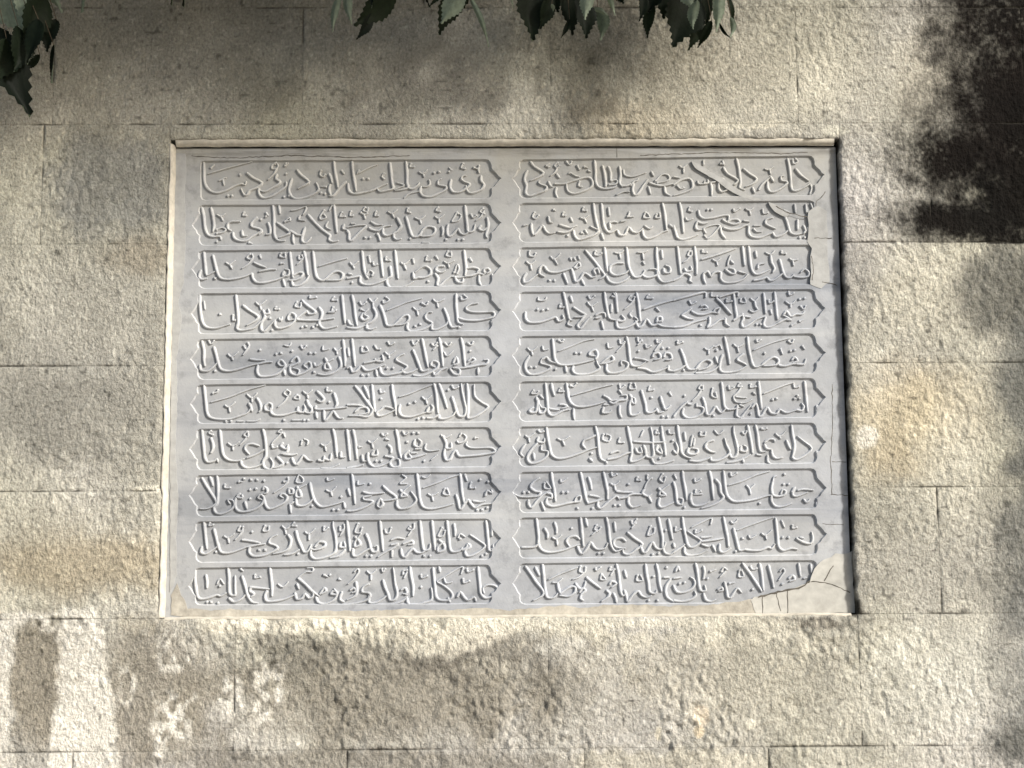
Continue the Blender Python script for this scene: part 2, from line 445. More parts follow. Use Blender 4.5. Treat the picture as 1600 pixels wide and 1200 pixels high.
XL, XR = -2.7, 2.9
rows = [
 [-2.1, -1.35, -0.62, 0.1, 0.85, 1.6, 2.3], [-2.4, -1.7, -0.95, -0.25, 0.5, 1.2, 1.95], [-2.0, -1.3, -0.6, 0.15, 0.85, 1.55, 2.3],
 [-2.3, -1.6, -0.9, -0.2, 0.52, 1.25, 2.0], [-2.4, -1.7, -0.98, -0.33, 0.235, 0.675, 1.3, 2.0], [-2.05, -1.33, -0.60, 0.151, 0.900, 1.52, 2.2],
 'o', 'o', 'o', 'o', [-2.3, -1.72, -1.08, -0.455, 0.170, 0.795, 1.372, 2.1], [-2.0, -1.4, -0.8, -0.15, 0.5, 1.1, 1.8], [-2.3, -1.6, -0.9, -0.2, 0.52, 1.25, 2.0], [-2.0, -1.3, -0.6, 0.15, 0.85, 1.55, 2.3]]
side = {6: ([-1.95, -1.36], [1.105, 1.9]), 7: ([-2.2, -1.5], [1.49, 2.1]), 8: ([-1.9, -1.28], [1.52, 2.2]), 9: ([-2.3, -1.10], [1.122, 1.85])}
for i, r in enumerate(rows):
    z0, z1 = zs[i], zs[i + 1]
    if r == 'o':
        ls, rr = side[i]
        xs = [XL] + ls + [OX0]
        for a, c_ in zip(xs, xs[1:]): block(a, c_, z0, z1, 0.06 if c_ == OX0 else 0.02)
        xs = [OX1] + rr + [XR]
        for a, c_ in zip(xs, xs[1:]): block(a, c_, z0, z1, 0.06 if a == OX1 else 0.02)
    else:
        xs = [XL] + r + [XR]
        for a, c_ in zip(xs, xs[1:]): block(a, c_, z0, z1, 0.06 if i in (5,) else 0.02)
for a, c_ in ((OX0, -0.155), (-0.155, 0.42), (0.42, OX1)):
    block(a, c_, OZ1, zs[10], 0.06)
# wall core behind the faces, with the niche left open
def boxm(vs, fs, x0, x1, y0, y1, z0, z1):
    k = len(vs)
    vs += [(x0, y0, z0), (x1, y0, z0), (x1, y1, z0), (x0, y1, z0), (x0, y0, z1), (x1, y0, z1), (x1, y1, z1), (x0, y1, z1)]
    fs += [tuple(k + q for q in f_) for f_ in ((0, 1, 5, 4), (1, 2, 6, 5), (2, 3, 7, 6), (3, 0, 4, 7), (4, 5, 6, 7), (3, 2, 1, 0))]
vs, fs = [], []
boxm(vs, fs, XL + .01, OX0 - 0.01, 0.012, 0.5, 0, 4.1); boxm(vs, fs, OX1 + 0.012, XR - .01, 0.012, 0.5, 0, 4.1)
boxm(vs, fs, OX0 - 0.0095, OX1 + 0.0115, 0.012, 0.5, 0, OZ0 - 0.012); boxm(vs, fs, OX0 - 0.0095, OX1 + 0.0115, 0.012, 0.5, OZ1 + 0.014, 4.1)
boxm(vs, fs, OX0 - 0.0095, OX1 + 0.0115, 0.085, 0.5, OZ0 - 0.0115, OZ1 + 0.0135)
mesh('wall_core', vs, fs, wall, M_joint)

# ------------------------------------------------------------------ the slab
YS = 0.025       # face of the marble
DF = 0.0060      # depth of the cartouche fields
plaque = thing('inscribed_plaque', 'grey marble slab with twenty carved calligraphy cartouches set into the stone wall', 'plaque', (0.055, YS, OZ0))
plaque['kind'] = 'thing'; wall['kind'] = 'thing'
pl_off = Vector((0.055, YS, OZ0))
def W(px, py, y=YS): return P(px, py, y)
def loc(v): return Vector(v) - pl_off
LT = [(251, 248.6), (320, 317.5), (391, 387), (458, 454), (529.5, 524), (600.6, 596), (669.5, 667), (742, 737), (814.6, 810), (886.6, 882), (953, 951)]
RT = [(249, 243), (317, 313), (386, 382), (455.5, 451.5), (524.7, 521), (595.5, 590.5), (666, 660), (737, 731.5), (808.6, 803), (880, 875), (952, 949)]
outlines = []
for r in range(10):
    for cidx in range(2):
        T = (LT, RT)[cidx]
        xa = (313 - r * 0.75, 813)[cidx]; xb = (767, 1272 + r * 0.5)[cidx]
        x1_, x2_ = (320, 760) if cidx == 0 else (820, 1260)
        def yt(x, k=0): return T[r + k][0] + (T[r + k][1] - T[r + k][0]) * (x - x1_) / (x2_ - x1_) - (7.0 if k else 0)
        def pt(x, u): return (x, yt(x) * (1 - u) + yt(x, 1) * u)
        J_ = lambda: random.uniform(-0.5, 0.5)
        worn = cidx == 1 and r in (1, 2)
        if worn:
            right = [(-8, 0), (-2, .02), (0, .06), (1, .5), (0, .94), (-2, .98), (-8, 1)]
        else:
            right = [(-9, 0), (-4, .015), (-0.5, .07), (1.0, .16), (1.5, .235), (4.5, .29), (9, .36), (12.5, .43), (16.5, .48), (13, .535), (9, .61), (6, .685), (1.5, .735), (2.2, .80), (1.5, .88), (-1, .95), (-5, .99), (-10, 1)]
        if cidx == 0 and r == 0:
            left = [(-8, 1), (-2, .98), (0, .9), (0, .1), (-1, .03), (-6, 0)]
        else:
            left = [(-8, 1), (-3, .98), (1, .92), (2.0, .84), (1.2, .75), (4.5, .70), (7, .62), (10, .55), (13, .48), (10, .42), (7, .36), (4.5, .28), (1.2, .22), (2.2, .14), (1.2, .05), (-3, .01), (-8, 0)]
        mid_top = [(xa + 8 + (xb - xa - 17) * k / 16, 0) for k in range(1, 16)]
        mid_bot = [(xb - 10 - (xb - xa - 18) * k / 16, 1) for k in range(1, 16)]
        pts = mid_top + [(xb + dx, u) for dx, u in right] + mid_bot + [(xa - dx, u) for dx, u in left]
        o2 = []
        for x, u in pts:
            q = pt(x, u); o2.append((q[0] + J_() * 0.8, q[1] + J_() * 0.6))
        outlines.append(o2)
def area(p): return sum(p[i][0] * p[(i + 1) % len(p)][1] - p[(i + 1) % len(p)][0] * p[i][1] for i in range(len(p)))
# slab front with holes
SX0, SX1, SZ0, SZ1 = OX0 + 0.004, OX1 - 0.006, OZ0 + 0.003, OZ1 - 0.0165
N_ = 40
outer = [Vector((SX0 + (SX1 - SX0) * k / N_, SZ0, 0)) for k in range(N_)] + [Vector((SX1, SZ0 + (SZ1 - SZ0) * k / N_, 0)) for k in range(N_)] + \
        [Vector((SX1 - (SX1 - SX0) * k / N_, SZ1, 0)) for k in range(N_)] + [Vector((SX0, SZ1 - (SZ1 - SZ0) * k / N_, 0)) for k in range(N_)]
loops = [outer]
for o2 in outlines:
    loops.append([Vector((W(x, y).x, W(x, y).z, 0)) for x, y in o2])
tri = tessellate_polygon(loops)
flat = [v for lp in loops for v in lp]
vs = [loc((v.x, YS, v.y)) for v in flat]
def face_out(f, vs):
    a, b_, c_ = (vs[i] for i in f)
    nrm = (b_ - a).cross(c_ - a)
    return tuple(f) if nrm.y < 0 else tuple(reversed(f))
fs = [face_out(f, vs) for f in tri]
nn = len(outer)
k0 = len(vs)
for v in outer: vs.append(loc((v.x, 0.075, v.y)))
for i in range(nn): fs.append((i, k0 + i, k0 + (i + 1) % nn, (i + 1) % nn))
mesh('marble_face', vs, fs, plaque, M_marble)

cart_objs = []
ords = ['top', 'second', 'third', 'fourth', 'fifth', 'sixth', 'seventh', 'eighth', 'ninth', 'bottom']
for ci, o2 in enumerate(outlines):
    pts = [W(x, y) for x, y in o2]
    m_ = len(pts)
    cx_ = sum(p.x for p in pts) / m_
    sgn = 1 if sum(pts[i].x * pts[(i + 1) % m_].z - pts[(i + 1) % m_].x * pts[i].z for i in range(m_)) > 0 else -1
    inner = []
    for i in range(m_):
        a = pts[i - 1]; b_ = pts[(i + 1) % m_]
        t = Vector((b_.x - a.x, 0, b_.z - a.z)).normalized()
        nrm = Vector((-t.z, 0, t.x)) * sgn
        inner.append(pts[i] + nrm * 0.0030)
    vs = [loc((p.x, YS + 0.0001, p.z)) for p in pts] + [loc((p.x, YS + DF, p.z)) for p in inner]
    fs = []
    for i in range(m_):
        j = (i + 1) % m_
        fs.append((i, j, m_ + j, m_ + i) if sgn < 0 else (j, i, m_ + i, m_ + j))
    tri = tessellate_polygon([[Vector((p.x, p.z, 0)) for p in inner]])
    fs += [face_out(tuple(m_ + q for q in f), vs) for f in tri]
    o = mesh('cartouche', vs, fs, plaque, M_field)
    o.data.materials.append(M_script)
    for q in range(m_): o.data.polygons[q].material_index = 1  # rim faces take the lightened copy, painting in bright edges
    o['label'] = '%s %s cartouche of carved script' % (ords[ci // 2], ('left', 'right')[ci % 2])
    cart_objs.append(o)

# ------------------------------------------------------------------ carved script
TR = """@0L 290 240
t24,15 27,12;t21,21 42,15 65,9;17,10 17,22 18,31 22,37 29,40 38,38 46,34 54,31 58,32 59,29;t32,28 36,26 39,25;t36,27 37,32;d53,22
60,20 66,25 75,30 70,35 63,38 60,42 57,42 54,36;d41,43 45,43;t88,11 85,13 85,16 89,16 91,13 89,10;t90,15 87,21 81,27;90,22 89,26 93,29 91,32 84,36 78,39 74,38
72,36 72,41 76,45 83,44 90,40 96,36 99,33 99,29;d99,11 99,21;t98,13 101,10;105,26 103,32 102,38 104,43 109,46 117,45 125,42 131,38 131,34 129,30
110,17 114,22 122,29 117,33 111,36;d97,44 102,43;t134,18 133,22 136,24 138,22;142,21 144,25 145,30;143,32 142,37 144,43;t139,34 134,34;d134,40 138,41
147,9 148,19 150,29 151,35;159,29 152,36 146,43 142,43;t155,18 157,21
@0R 540 240
5,9 6,20 8,31 9,38;t12,20 22,15 30,12;1,31 2,38 7,41 15,40 24,38 33,34 40,31;t12,18 10,21;d16,26 21,26;t37,21 35,24 37,26
43,10 44,20 45,30 46,36 39,38 33,39 30,36;t50,30 54,31 57,33 50,36 47,37;59,9 60,20 60,30 61,35 55,37 48,38;t64,11 63,14 67,14
61,35 65,36 70,33 72,30;t72,19 76,21 80,17;t76,20 77,24;t82,27 83,31 80,34 76,34;74,34 73,39 76,43 83,44 91,41 98,37 99,34 95,33 91,32 91,28 94,26;t57,45 62,41 70,39 72,38
d87,20 92,19;d102,19;t104,17 102,15;104,27 103,34 106,39 113,39 121,34 122,31 117,29 114,26 116,23 119,23;t116,11 114,15 118,16;t127,15 131,16 132,13;t131,16 132,20
134,23 134,28 137,32 134,37 127,40 122,40 119,36 119,33
@0A 800 240
17,9 21,14 30,20 24,25 17,28;14,18 12,22 11,27 13,33 12,40 16,43 23,41 31,38 33,34 28,32 25,30 26,28;d35,14;t33,13 36,11;t44,10 41,13 44,15 46,13;t44,15 41,20 37,23;43,21 46,25
35,29 37,33 39,34;41,31 51,31 60,28;43,35 42,40 44,45;t53,9 56,12 58,9;t57,20 62,23 66,24;57,20 55,21;t64,13 66,17;t75,18 77,19;t71,14 74,15
60,28 70,25 76,25 79,29 78,34 71,38 61,41 55,39 53,35 53,30;t66,29 65,33 68,34
81,8 82,18 82,28 85,34 92,36 100,35 103,33;89,13 91,21 92,29 92,34;95,14 97,20 97,28;t98,28 102,27 104,29 101,32 96,32;106,14 107,22 106,30 109,34
t110,17 111,22 118,24 126,22 132,20;108,33 113,33 117,31;t117,33 120,29 123,28 125,26;t103,42 110,39 116,39;120,31 119,37 121,42 125,40 130,32 134,27
138,19 140,23;t142,28 148,22 154,22 156,26 151,29 144,30;136,30 142,32 150,33 159,31;135,34 137,41;151,34 152,40 157,43
@0B 1050 240
0,32 8,27 16,26 19,31 18,36 10,40 0,43;t4,33 7,36 10,35;0,24 6,25;t6,13 9,15 13,12;t10,15 10,20;t30,8 30,12;t26,14 31,18 35,18
t24,28 25,31 30,31 31,28;30,31 34,30 34,27;37,30 38,36 38,43;37,30 42,29;49,8 50,12;t47,11 51,12
50,15 54,21 64,27 62,31 60,32;45,25 49,26 51,27;46,28 45,35 48,39 54,37;63,6 65,14 66,22 67,30 66,35 71,37;70,16 76,21 83,26 79,31 72,34
t91,16 95,17 100,14;t96,17 97,21;85,37 89,31 96,25;79,35 81,40;97,24 100,29;94,29 94,35 97,39 103,38 112,32 113,29 108,28 107,24 110,23
114,6 116,16 117,26 118,36 122,38 130,35 136,31;122,16 127,22 135,28;t119,7 120,11 124,9 122,6;t137,32 138,36 136,41
@1L 290 310
15,10 17,20 18,30 21,37 26,39 33,39 34,42;24,10 26,19 27,28 26,34;t30,32 35,30 39,32 36,35 30,36;t30,17 34,19 38,16;t34,19 36,23;d30,44
53,24 46,24 41,26 41,31 44,33;t57,15 56,18 59,18;46,35 47,40 52,43 59,43 65,39 70,36 75,33;55,33 56,38 60,38;70,20 65,25 65,29 72,31 75,34 72,37
d74,22 79,19;79,15 81,18;81,25 83,30 83,36 79,37;86,8 87,20 87,30 88,39 92,43 98,43;90,25 97,30 103,35 98,38 92,40;92,8 93,16;t62,45 65,46
t104,13 110,12 119,9 118,14 116,17;t98,24 102,20 103,23 98,24;t113,18 112,22 118,23;103,33 110,37 116,38;106,37 106,42 107,46;118,30 116,36 115,43 119,45 124,40
121,17 127,24 134,31 139,35 143,38 142,42 146,44 151,43;t137,13 133,19 134,22 139,20 137,17;t145,8 142,13;t141,24 139,29 144,32;147,7 148,17 149,27 150,35;t155,15 153,19 158,19
157,27 156,31 160,32
@1R 540 310
0,33 2,36 2,41 4,43 8,39 14,33 19,28 10,28 0,30;t4,14 3,18 6,18;4,26 8,26;t18,10 16,13 20,14 21,11;t14,15 17,17 20,16;t17,17 18,21;t29,14 28,18 31,18
24,24 29,27 35,27;22,30 25,32 31,33 37,29 44,28;30,36 32,39 33,43;d18,40 23,40;36,31 36,36 40,38 46,36;t41,14 45,16 50,12;t45,16 47,20;50,20 53,26 54,29 50,34 47,36 47,40 50,42 54,41
t61,11 60,14 63,15;59,19 61,26 63,33 66,39 72,38 75,33 80,29 87,30 88,34 84,38 76,39 72,38;d63,41;t68,20 73,22 78,18;t73,22 74,26;t75,45 82,45;t91,10 89,13 93,14;t88,19 92,21 97,17;t92,21 92,25
95,29 96,34 95,38;101,27 100,33 101,38 104,38 108,34 111,31 113,35 117,37 121,35;d99,42;t110,15 107,20 105,24 111,23 114,18 111,16;118,8 119,18 120,27 121,34 126,33 128,27
d111,42 116,42;t124,17 126,20 129,18;t136,11 133,14 137,16;t137,13 134,19 129,23;140,20 141,24 141,30 139,37 140,40;134,28 132,31 136,33 140,30
@1A 800 310
18,26 18,31 20,37 24,34 29,28 32,33 36,36 41,35;t21,15 19,19 22,21 25,18;35,19 36,24 39,25;t40,12 42,13;t50,15 49,18 52,18;10,28 14,27;57,20 59,24;d54,38
46,27 52,29 57,30 63,28;44,34 50,35 55,34 59,31;60,33 61,38 65,42 73,40 81,37 85,33 81,31 77,29;t68,35 70,36;t72,33 74,36;t70,10 69,13 73,13;t67,20 71,21 75,18;t71,21 73,25
80,6 81,15 83,25 85,32;88,6 89,16 90,26 93,33 97,35 103,32;88,36 90,42;95,10 96,18;96,25 100,24 104,25;96,25 97,31;104,33 106,37 111,37 115,30 119,34 124,35 129,31
107,24 112,23;t116,14 115,19 120,19;t114,19 117,19;129,33 130,38 134,41 141,39 148,35 154,33;149,6 151,15 152,24 153,32;t132,15 130,20 136,20 134,16;t131,28 136,31 139,29
t143,17 142,20 146,20 146,16;156,27 160,30
@1B 1050 310
6,5 8,15 9,25 10,35;0,28 2,35 4,40 9,42 17,40 24,37;t16,10 15,13 18,14;t12,20 14,23 19,21;d34,12 38,12
25,13 26,18 31,21 40,20 49,18 55,18 55,22;24,24 22,29 24,32 28,32;24,24 29,26 34,25;t32,35 30,31 37,28 44,27 46,29 40,36 34,41 31,38;47,30 48,36 52,41
t60,12 61,14 66,11;t72,11 76,13 80,10;t76,13 77,17;t89,12 90,16 94,15;49,22 52,24 55,25;54,24 58,22 64,22 66,25 60,27 54,25;50,30 57,32 65,31 71,28 75,28;70,23 76,24
75,29 75,35 78,39 86,40 94,37 99,35;t80,31 83,34 88,34;t80,28 87,28;99,20 93,22 92,26 97,29 102,31;99,35 102,39 109,37 114,33;100,10 105,12 105,16;110,17 113,23 115,30 117,35 122,37 128,36
t110,12 116,15;121,7 122,15;132,7 133,15;124,22 124,32;130,28 132,33 130,36;134,30 136,37;d126,40 131,40;137,6 140,13
@2L 290 380
17,10 18,20 19,30 20,33;14,28 12,34 15,37 20,36;26,13 28,21 30,29 33,35 40,37 50,36 58,34 65,31;t20,33 28,29;d28,36;t39,20 43,22 48,18;t43,22 45,26
t63,12 60,15 63,17 66,15 65,12;t66,16 61,22 55,26;t73,13 74,16;67,20 73,23 79,25;65,31 66,36 70,40 78,40 87,38 93,36 98,34;72,29 82,27 89,27
t94,11 93,14 98,15 98,11;t94,21 97,21;97,29 96,33 101,33 102,28 98,27;96,37 98,44;103,10 104,19 105,28 106,35;106,33 112,30 116,31 114,35 108,38 102,38;105,38 106,43 112,43 119,38 122,33
t112,14 112,17 116,16 115,13;t116,17 110,22;117,9 119,18 120,27 121,33;126,9 127,18 128,28 130,35 135,38 139,36 142,33;t160,16 145,20 132,24;139,36 146,30 152,29 156,32 154,37 147,38 139,38
@2R 540 380
0,36 6,35 13,34 13,39 17,42 25,42 35,39 41,36;1,31 5,32;d5,40;t3,20 6,23 11,19;t6,23 7,26;15,9 16,18 17,27 19,33 21,36;t22,14 23,20;t20,32 22,28 26,30 25,33;t26,20 27,23 30,22
33,8 34,17 35,26 36,34;t39,15 39,18 43,18;43,24 44,30 44,34 40,37 40,41 43,45 50,46 60,43 66,39;48,8 49,18 50,27 51,36;t54,20 57,22 62,18;t57,22 59,27;t66,17 67,21
66,30 67,36 71,35 77,35 83,32 83,27 78,24 73,26 68,30;t80,14 79,18 84,18;d81,39;t89,14 91,17;t101,9 99,13 104,14 104,10;t97,19 101,21 107,18;t101,21 102,25
97,24 91,24 89,28 94,30 98,28;88,31 91,36 90,42 93,43 98,38 104,34;108,34 110,39 115,40 116,36;t105,34 112,35 118,34;t107,30 110,22 112,26 110,31;t123,16 125,19
117,8 118,17 119,26 118,33;120,26 126,25 132,27 130,30;118,34 125,33 131,31 136,32;132,33 132,39 134,43;137,30 137,27 141,26 143,29 140,31;145,32 146,37 144,41
@2A 800 380
13,31 10,36 11,40 15,39 20,35 24,32;t16,9 16,13 20,14 22,11;t13,19 17,22 22,18;t17,22 18,27;30,23 27,25 26,31 31,34;31,24 35,29 43,30 51,28 58,26;d36,38 41,38
t37,14 41,17 47,11;t41,17 44,22;50,31 52,36 54,41;58,26 60,33 62,39 66,37 70,31 74,32 78,35 82,34;t57,16 58,18;t61,16 62,18;t65,14 66,17;t61,25 65,20 67,24 63,26
68,37 71,43;82,32 80,28 84,26 86,31;72,8 77,14 82,20 87,27 91,33 86,37;91,5 92,14 93,23 94,29;93,34 96,39 103,41 111,38 116,34;t82,9 81,12 85,13 88,11
110,21 103,21 97,24 97,30 103,33 111,31 115,28;t101,10 106,11 110,8;t106,11 107,16;113,5 114,14 115,23 118,31 122,35 128,33 131,28;t124,10 130,10 134,8;t129,10 130,17;t130,20 131,22
128,32 133,35 140,34 145,31 142,27 136,27;143,5 143,14 144,23 144,32 146,37 151,40 160,38;148,8 149,16;150,26 151,30 156,30 156,25 152,23
@2B 1050 380
4,4 5,13 6,22 7,31;0,38 6,35 11,31 17,34 16,38 19,40;t16,9 14,13 18,13 18,9;t18,13 13,18 10,20;11,26 13,29 18,28 17,24;21,4 22,13 23,22 23,32;t29,8 29,10 33,10
28,17 38,14 48,11 62,6;t39,17 43,19 47,16;t43,19 44,23;30,31 34,29 37,34;30,31 30,36 32,41;37,34 41,30 47,30 47,36 51,40 60,40 69,37 74,32;t57,13 55,18 54,23;57,18 60,21
52,27 57,31 61,31 60,27 56,26;65,29 72,31;69,4 70,14 71,23;75,4 76,13 77,22 79,29 83,32 90,30 96,27;82,9 83,15;84,26 85,22 91,21;t92,10 97,12 101,8;97,13 98,20 101,26 99,30
80,38 87,37 93,35 96,38 101,37 109,31;t108,9 108,11 112,11;106,17 108,24 110,31 113,35 117,35 120,32;t116,16 119,18 124,17;t119,18 120,23;120,34 127,35 134,34 135,30 131,27 127,30;140,29 141,36
@3L 290 450
13,8 13,18 14,28 16,36 20,40 28,41 36,39 43,37;t17,14 18,22;d33,27;t46,28 46,33 48,33;49,8 50,18 51,28 51,36 50,41 54,43 62,42 68,40 74,34;56,18 62,23 70,28 71,31 66,35 60,38
t69,15 73,18 79,13;t73,18 74,22;76,23 78,29 75,35 74,41 77,44 82,39 88,33;77,27 82,26 81,22;t89,20 88,22 92,22;d83,31 85,43;88,34 88,38 91,41 98,40 104,37 108,33 108,28 104,26 101,30 102,33 107,32
92,31 94,33 95,30;t110,15 108,19 113,20 114,16;115,13 120,18 127,23 128,26 122,27 120,24;120,24 114,28 110,32 120,33 132,33 147,31;t123,9 123,11 129,10;d115,40 126,40;d119,39 130,38
132,20 135,25 134,31 132,36 136,41 142,41 150,39;t147,10 145,13 150,13;t146,20 145,24 149,23;141,25 148,25;155,8 156,18 157,28 158,36
@3R 540 450
1,33 3,37 6,38;5,8 7,17 8,27 10,38;0,40 10,41 18,38;t13,15 15,18 19,15;t22,11 26,15 30,11;t26,15 26,19;26,20 29,26 28,31 24,35 20,37 20,41 24,42 29,40;16,26 14,30 17,33 21,30 17,27 21,22;t14,22 18,24
t36,14 37,16 42,13 39,10;33,18 36,25 38,32 40,38 46,38 51,34 56,29 61,28 62,32 57,37 48,38;t40,23 50,19 60,15 75,11;t66,20 70,23 75,20;t70,23 71,28;t75,16 79,18 81,15;61,36 60,40 63,44 72,43 80,40 85,36 80,33 78,29 81,25 85,25
d68,39 73,37;t86,12 90,15 97,12;t90,15 91,20;97,21 100,28 102,35 105,40 112,39;85,37 85,42 90,42 98,38 101,34;109,7 109,17 110,27 111,35 116,37;t114,10 115,13 120,11 117,8;112,31 120,33 132,33 142,31 147,29 146,25 138,25 126,25 120,23 119,20 124,17 131,16
d112,40;144,34 146,38 143,42
@3A 800 450
12,25 12,31 16,35 26,35 36,32 42,30 45,34 50,32 49,28;t25,10 25,13 31,13 33,10;d24,22 29,23 34,22;t47,17 46,20 50,20;50,5 52,14 54,24 56,32 59,33;57,9 59,15;60,20 66,24 72,28 66,30 61,30
t56,33 54,37 59,39;t75,9 77,12 81,9;t74,15 78,19 84,15;t78,19 80,24;72,27 68,33 64,38 67,41 72,35 77,30;82,28 86,26 91,26 92,30;82,31 87,30;88,34 90,42;91,5 92,14 94,24 96,31 102,33;98,9 102,10 100,6;98,17 98,25
102,6 103,15 104,25;103,33 108,34 111,32 108,28;103,34 104,40 110,41 118,38 124,33 121,30;118,30 116,27 119,24;t117,9 115,12 119,14 121,10;t121,13 116,18 111,22;123,6 125,16 126,26 127,34;122,34 125,40 129,38 133,32 138,38 144,37 149,39 160,40
t135,8 133,11 139,11;130,22 144,17 160,13;t143,21 146,24;143,35 144,30 148,30 148,34 143,34
@3B 1050 450
0,13 15,9 31,5 32,10;t16,14 18,17 22,15;8,28 14,31 20,32;8,28 14,24 18,21;18,24 24,27 31,27 38,25 44,26;27,19 31,18 34,21 29,22;44,26 46,21 42,22 40,24;0,40 10,39 20,35 33,32;d27,38
36,30 36,36 34,40 39,38 46,33 52,32;52,31 52,36 56,39;t38,6 38,9 43,9;43,11 49,17 55,24 58,27;46,10 55,7 64,5 64,9;60,6 61,14 62,22 63,30 60,33;t53,12 53,15 58,14;t67,12 67,15 72,15 71,11;t77,11 81,14 85,10;81,14 82,19 84,22
t76,23 80,25 85,22;d69,27;60,33 68,28 70,31 68,36 70,40 76,37 83,32 92,29;71,29 77,30;90,6 91,14 92,26;t95,13 96,16 100,14;t97,23 98,27;92,30 90,37 93,40 98,39 104,36;d83,37 87,37;101,5 102,15 103,24 104,32
t115,5 116,8 120,6;t112,14 117,17 122,13;t117,17 117,20;110,27 113,24 117,29 122,27 128,27 131,24;d126,12 131,11;t127,19 130,22 132,19;104,36 112,32 117,33 113,30 109,28;t118,38 122,36;t126,34 130,32
@4L 290 520
15,9 17,18 17,28 18,34;13,33 14,38 20,39 25,36 30,31;t22,9 24,12 27,9;27,15 29,22 31,30 34,37 42,39 52,37 62,34 70,32;d28,39;t41,22 45,25 51,20;t45,25 46,28;t57,14 59,17 62,14 61,11;t62,15 59,19 56,23
d73,18;63,27 70,28 78,28;70,32 79,30 85,30;71,33 70,39 73,44 82,44 90,42 96,37 98,33 94,28 91,31 94,34 98,33;d89,22 94,21;t97,13 102,14 104,11;d105,19;t114,14 116,17 119,14;97,38 98,43
104,30 106,27 110,25 112,30 107,33 103,35 104,41 110,43 112,38 106,36;110,43 118,40 124,35 122,30 117,33 120,36;d123,21 128,21;127,31 129,34 134,31;d127,40;t136,14 136,18 142,17;138,26 141,32 143,37 138,37 138,32 146,27
t147,16 150,19 154,16;t150,19 150,22;152,25 154,31 153,36 146,41 138,43 131,42;156,8 157,17 158,27 158,34
@4R 540 520
0,36 3,35 5,40;1,16 2,24;5,7 6,16 7,26 8,34;5,40 9,39 14,34 18,38 24,38 34,34 38,33;t15,15 15,20 21,19 19,15;17,31 27,29 33,26;28,27 30,29 36,29 35,23;t28,14 30,17 33,17;t41,10 43,13 47,11
t38,20 42,23 48,19;t42,23 42,26;d15,43 21,43;29,38 30,44;33,35 34,40 38,43 46,42 54,40 60,35 56,32 49,28 52,24 57,22;d40,36 46,36;55,38 58,41 64,40 70,37;t65,9 67,13 71,9;66,18 69,25 72,33 75,39 81,38
75,7 77,16 79,26 81,35;t85,12 87,14 90,11;t90,14 86,18;66,43 74,44 82,41 90,36 91,31 86,29 84,33 88,35;92,6 94,15 95,25 96,34;t98,11 101,14 104,11;t97,20 100,24 106,19;86,39 88,43 94,38 100,36;106,31 109,25 111,31 107,33
103,37 107,42 112,42 112,37 106,36 113,36;114,6 116,15 117,25 118,34;d123,19;t121,11 124,13 126,10;113,36 122,35 132,33 139,32 141,28 137,28;121,29 125,26 128,28 124,31;131,36 131,42
@4A 800 520
16,24 12,31 12,37 16,42 24,42 34,38 37,35 33,33 27,31 29,26;t14,16 18,19 24,15;t18,19 19,23;29,27 33,25 36,29 42,31;t29,14 30,18 35,17;39,7 40,16 41,26 45,32 54,33 68,31 80,28;d42,37;t45,8 48,10 50,8
t45,19 58,14 70,9 81,7;d17,35 22,35;52,34 53,40;d62,21 67,21;82,27 84,23 82,18 77,20 76,23 82,24;60,34 59,38 63,42 74,42 82,39 86,36 84,32 83,29;t94,11 95,16 100,15;88,31 94,26 98,24 100,28 94,31 86,32
93,32 93,38 97,41 106,40 113,36 114,31 108,29 108,33;t106,8 107,12 111,10;t111,11 107,16 103,20;113,5 115,14 116,24 118,33 125,34 132,30;t124,6 125,10 128,8;t128,9 124,13;d125,19;121,26 128,27 135,29;t132,13 133,16 137,14;t143,8 144,11 148,9;t148,10 144,15 141,19
124,36 132,37 139,40 148,38 154,35;139,25 140,22 145,21 147,26 141,28;d149,16 155,16;150,25 152,21 157,22 158,27 152,28;155,34 155,38 160,39
@4B 1050 520
t4,9 4,12 9,10;7,17 10,24 12,31 15,37 22,37 26,34;0,39 6,37 12,33;d10,38;22,37 28,30 34,28 38,31 33,36 25,38;t31,16 35,18 40,14;t35,18 35,22;d43,18;t41,15 46,13 48,17;42,25 44,31;22,41 32,41 40,38 45,34
49,23 47,29 46,36 49,40 58,40 66,38 73,34;51,5 53,14 55,24 56,32;t60,12 64,15 70,12;t64,15 65,20;70,22 66,25 64,28 70,31 73,33;74,5 75,15 77,25 79,32 82,35 88,33;t83,8 84,10 87,8;t80,18 92,13 104,9 116,6;d91,21
88,33 94,28 100,25 105,28 102,33 90,34;105,33 111,34 118,32 123,32;t107,17 109,22;d117,19 121,18;t115,9 118,11 120,8;118,28 121,25 124,29 119,31;123,32 130,32 132,27;t129,14 131,17
@5L 290 592
17,7 18,16 19,26 20,34 23,39 31,41 42,41 52,38 60,35 64,30;t26,15 30,14 31,12;t24,24 42,19 60,12 78,7;t38,27 42,29 48,24;t42,29 43,34;d39,43 44,43;t60,16 65,20 70,15;t65,20 65,24;62,25 64,29 65,33;70,20 73,25 74,31 72,34
t50,43 57,43;t60,43 68,43 73,41;85,27 82,25 78,28 79,32 84,32 85,27;84,30 84,34 88,37 96,37 104,35 110,33;t100,12 97,15 101,18 103,14 100,12;t102,17 97,24 91,29;t110,17 107,20 112,21 112,18;111,29 111,33 116,34 118,30 117,27
d97,42;t105,42 115,42;d117,42 121,42;t116,13 120,16 125,12;t120,16 121,20;120,22 122,27 125,31 123,35 118,34;130,13 134,17 137,21 134,24 130,22;d142,24;t140,10 140,13 144,13;147,15 149,21 150,26 148,29
129,28 129,31 140,31 150,30 160,29;129,34 130,40;137,32 137,38 138,42 142,38 146,33 149,37 152,40 156,40
@5R 540 590
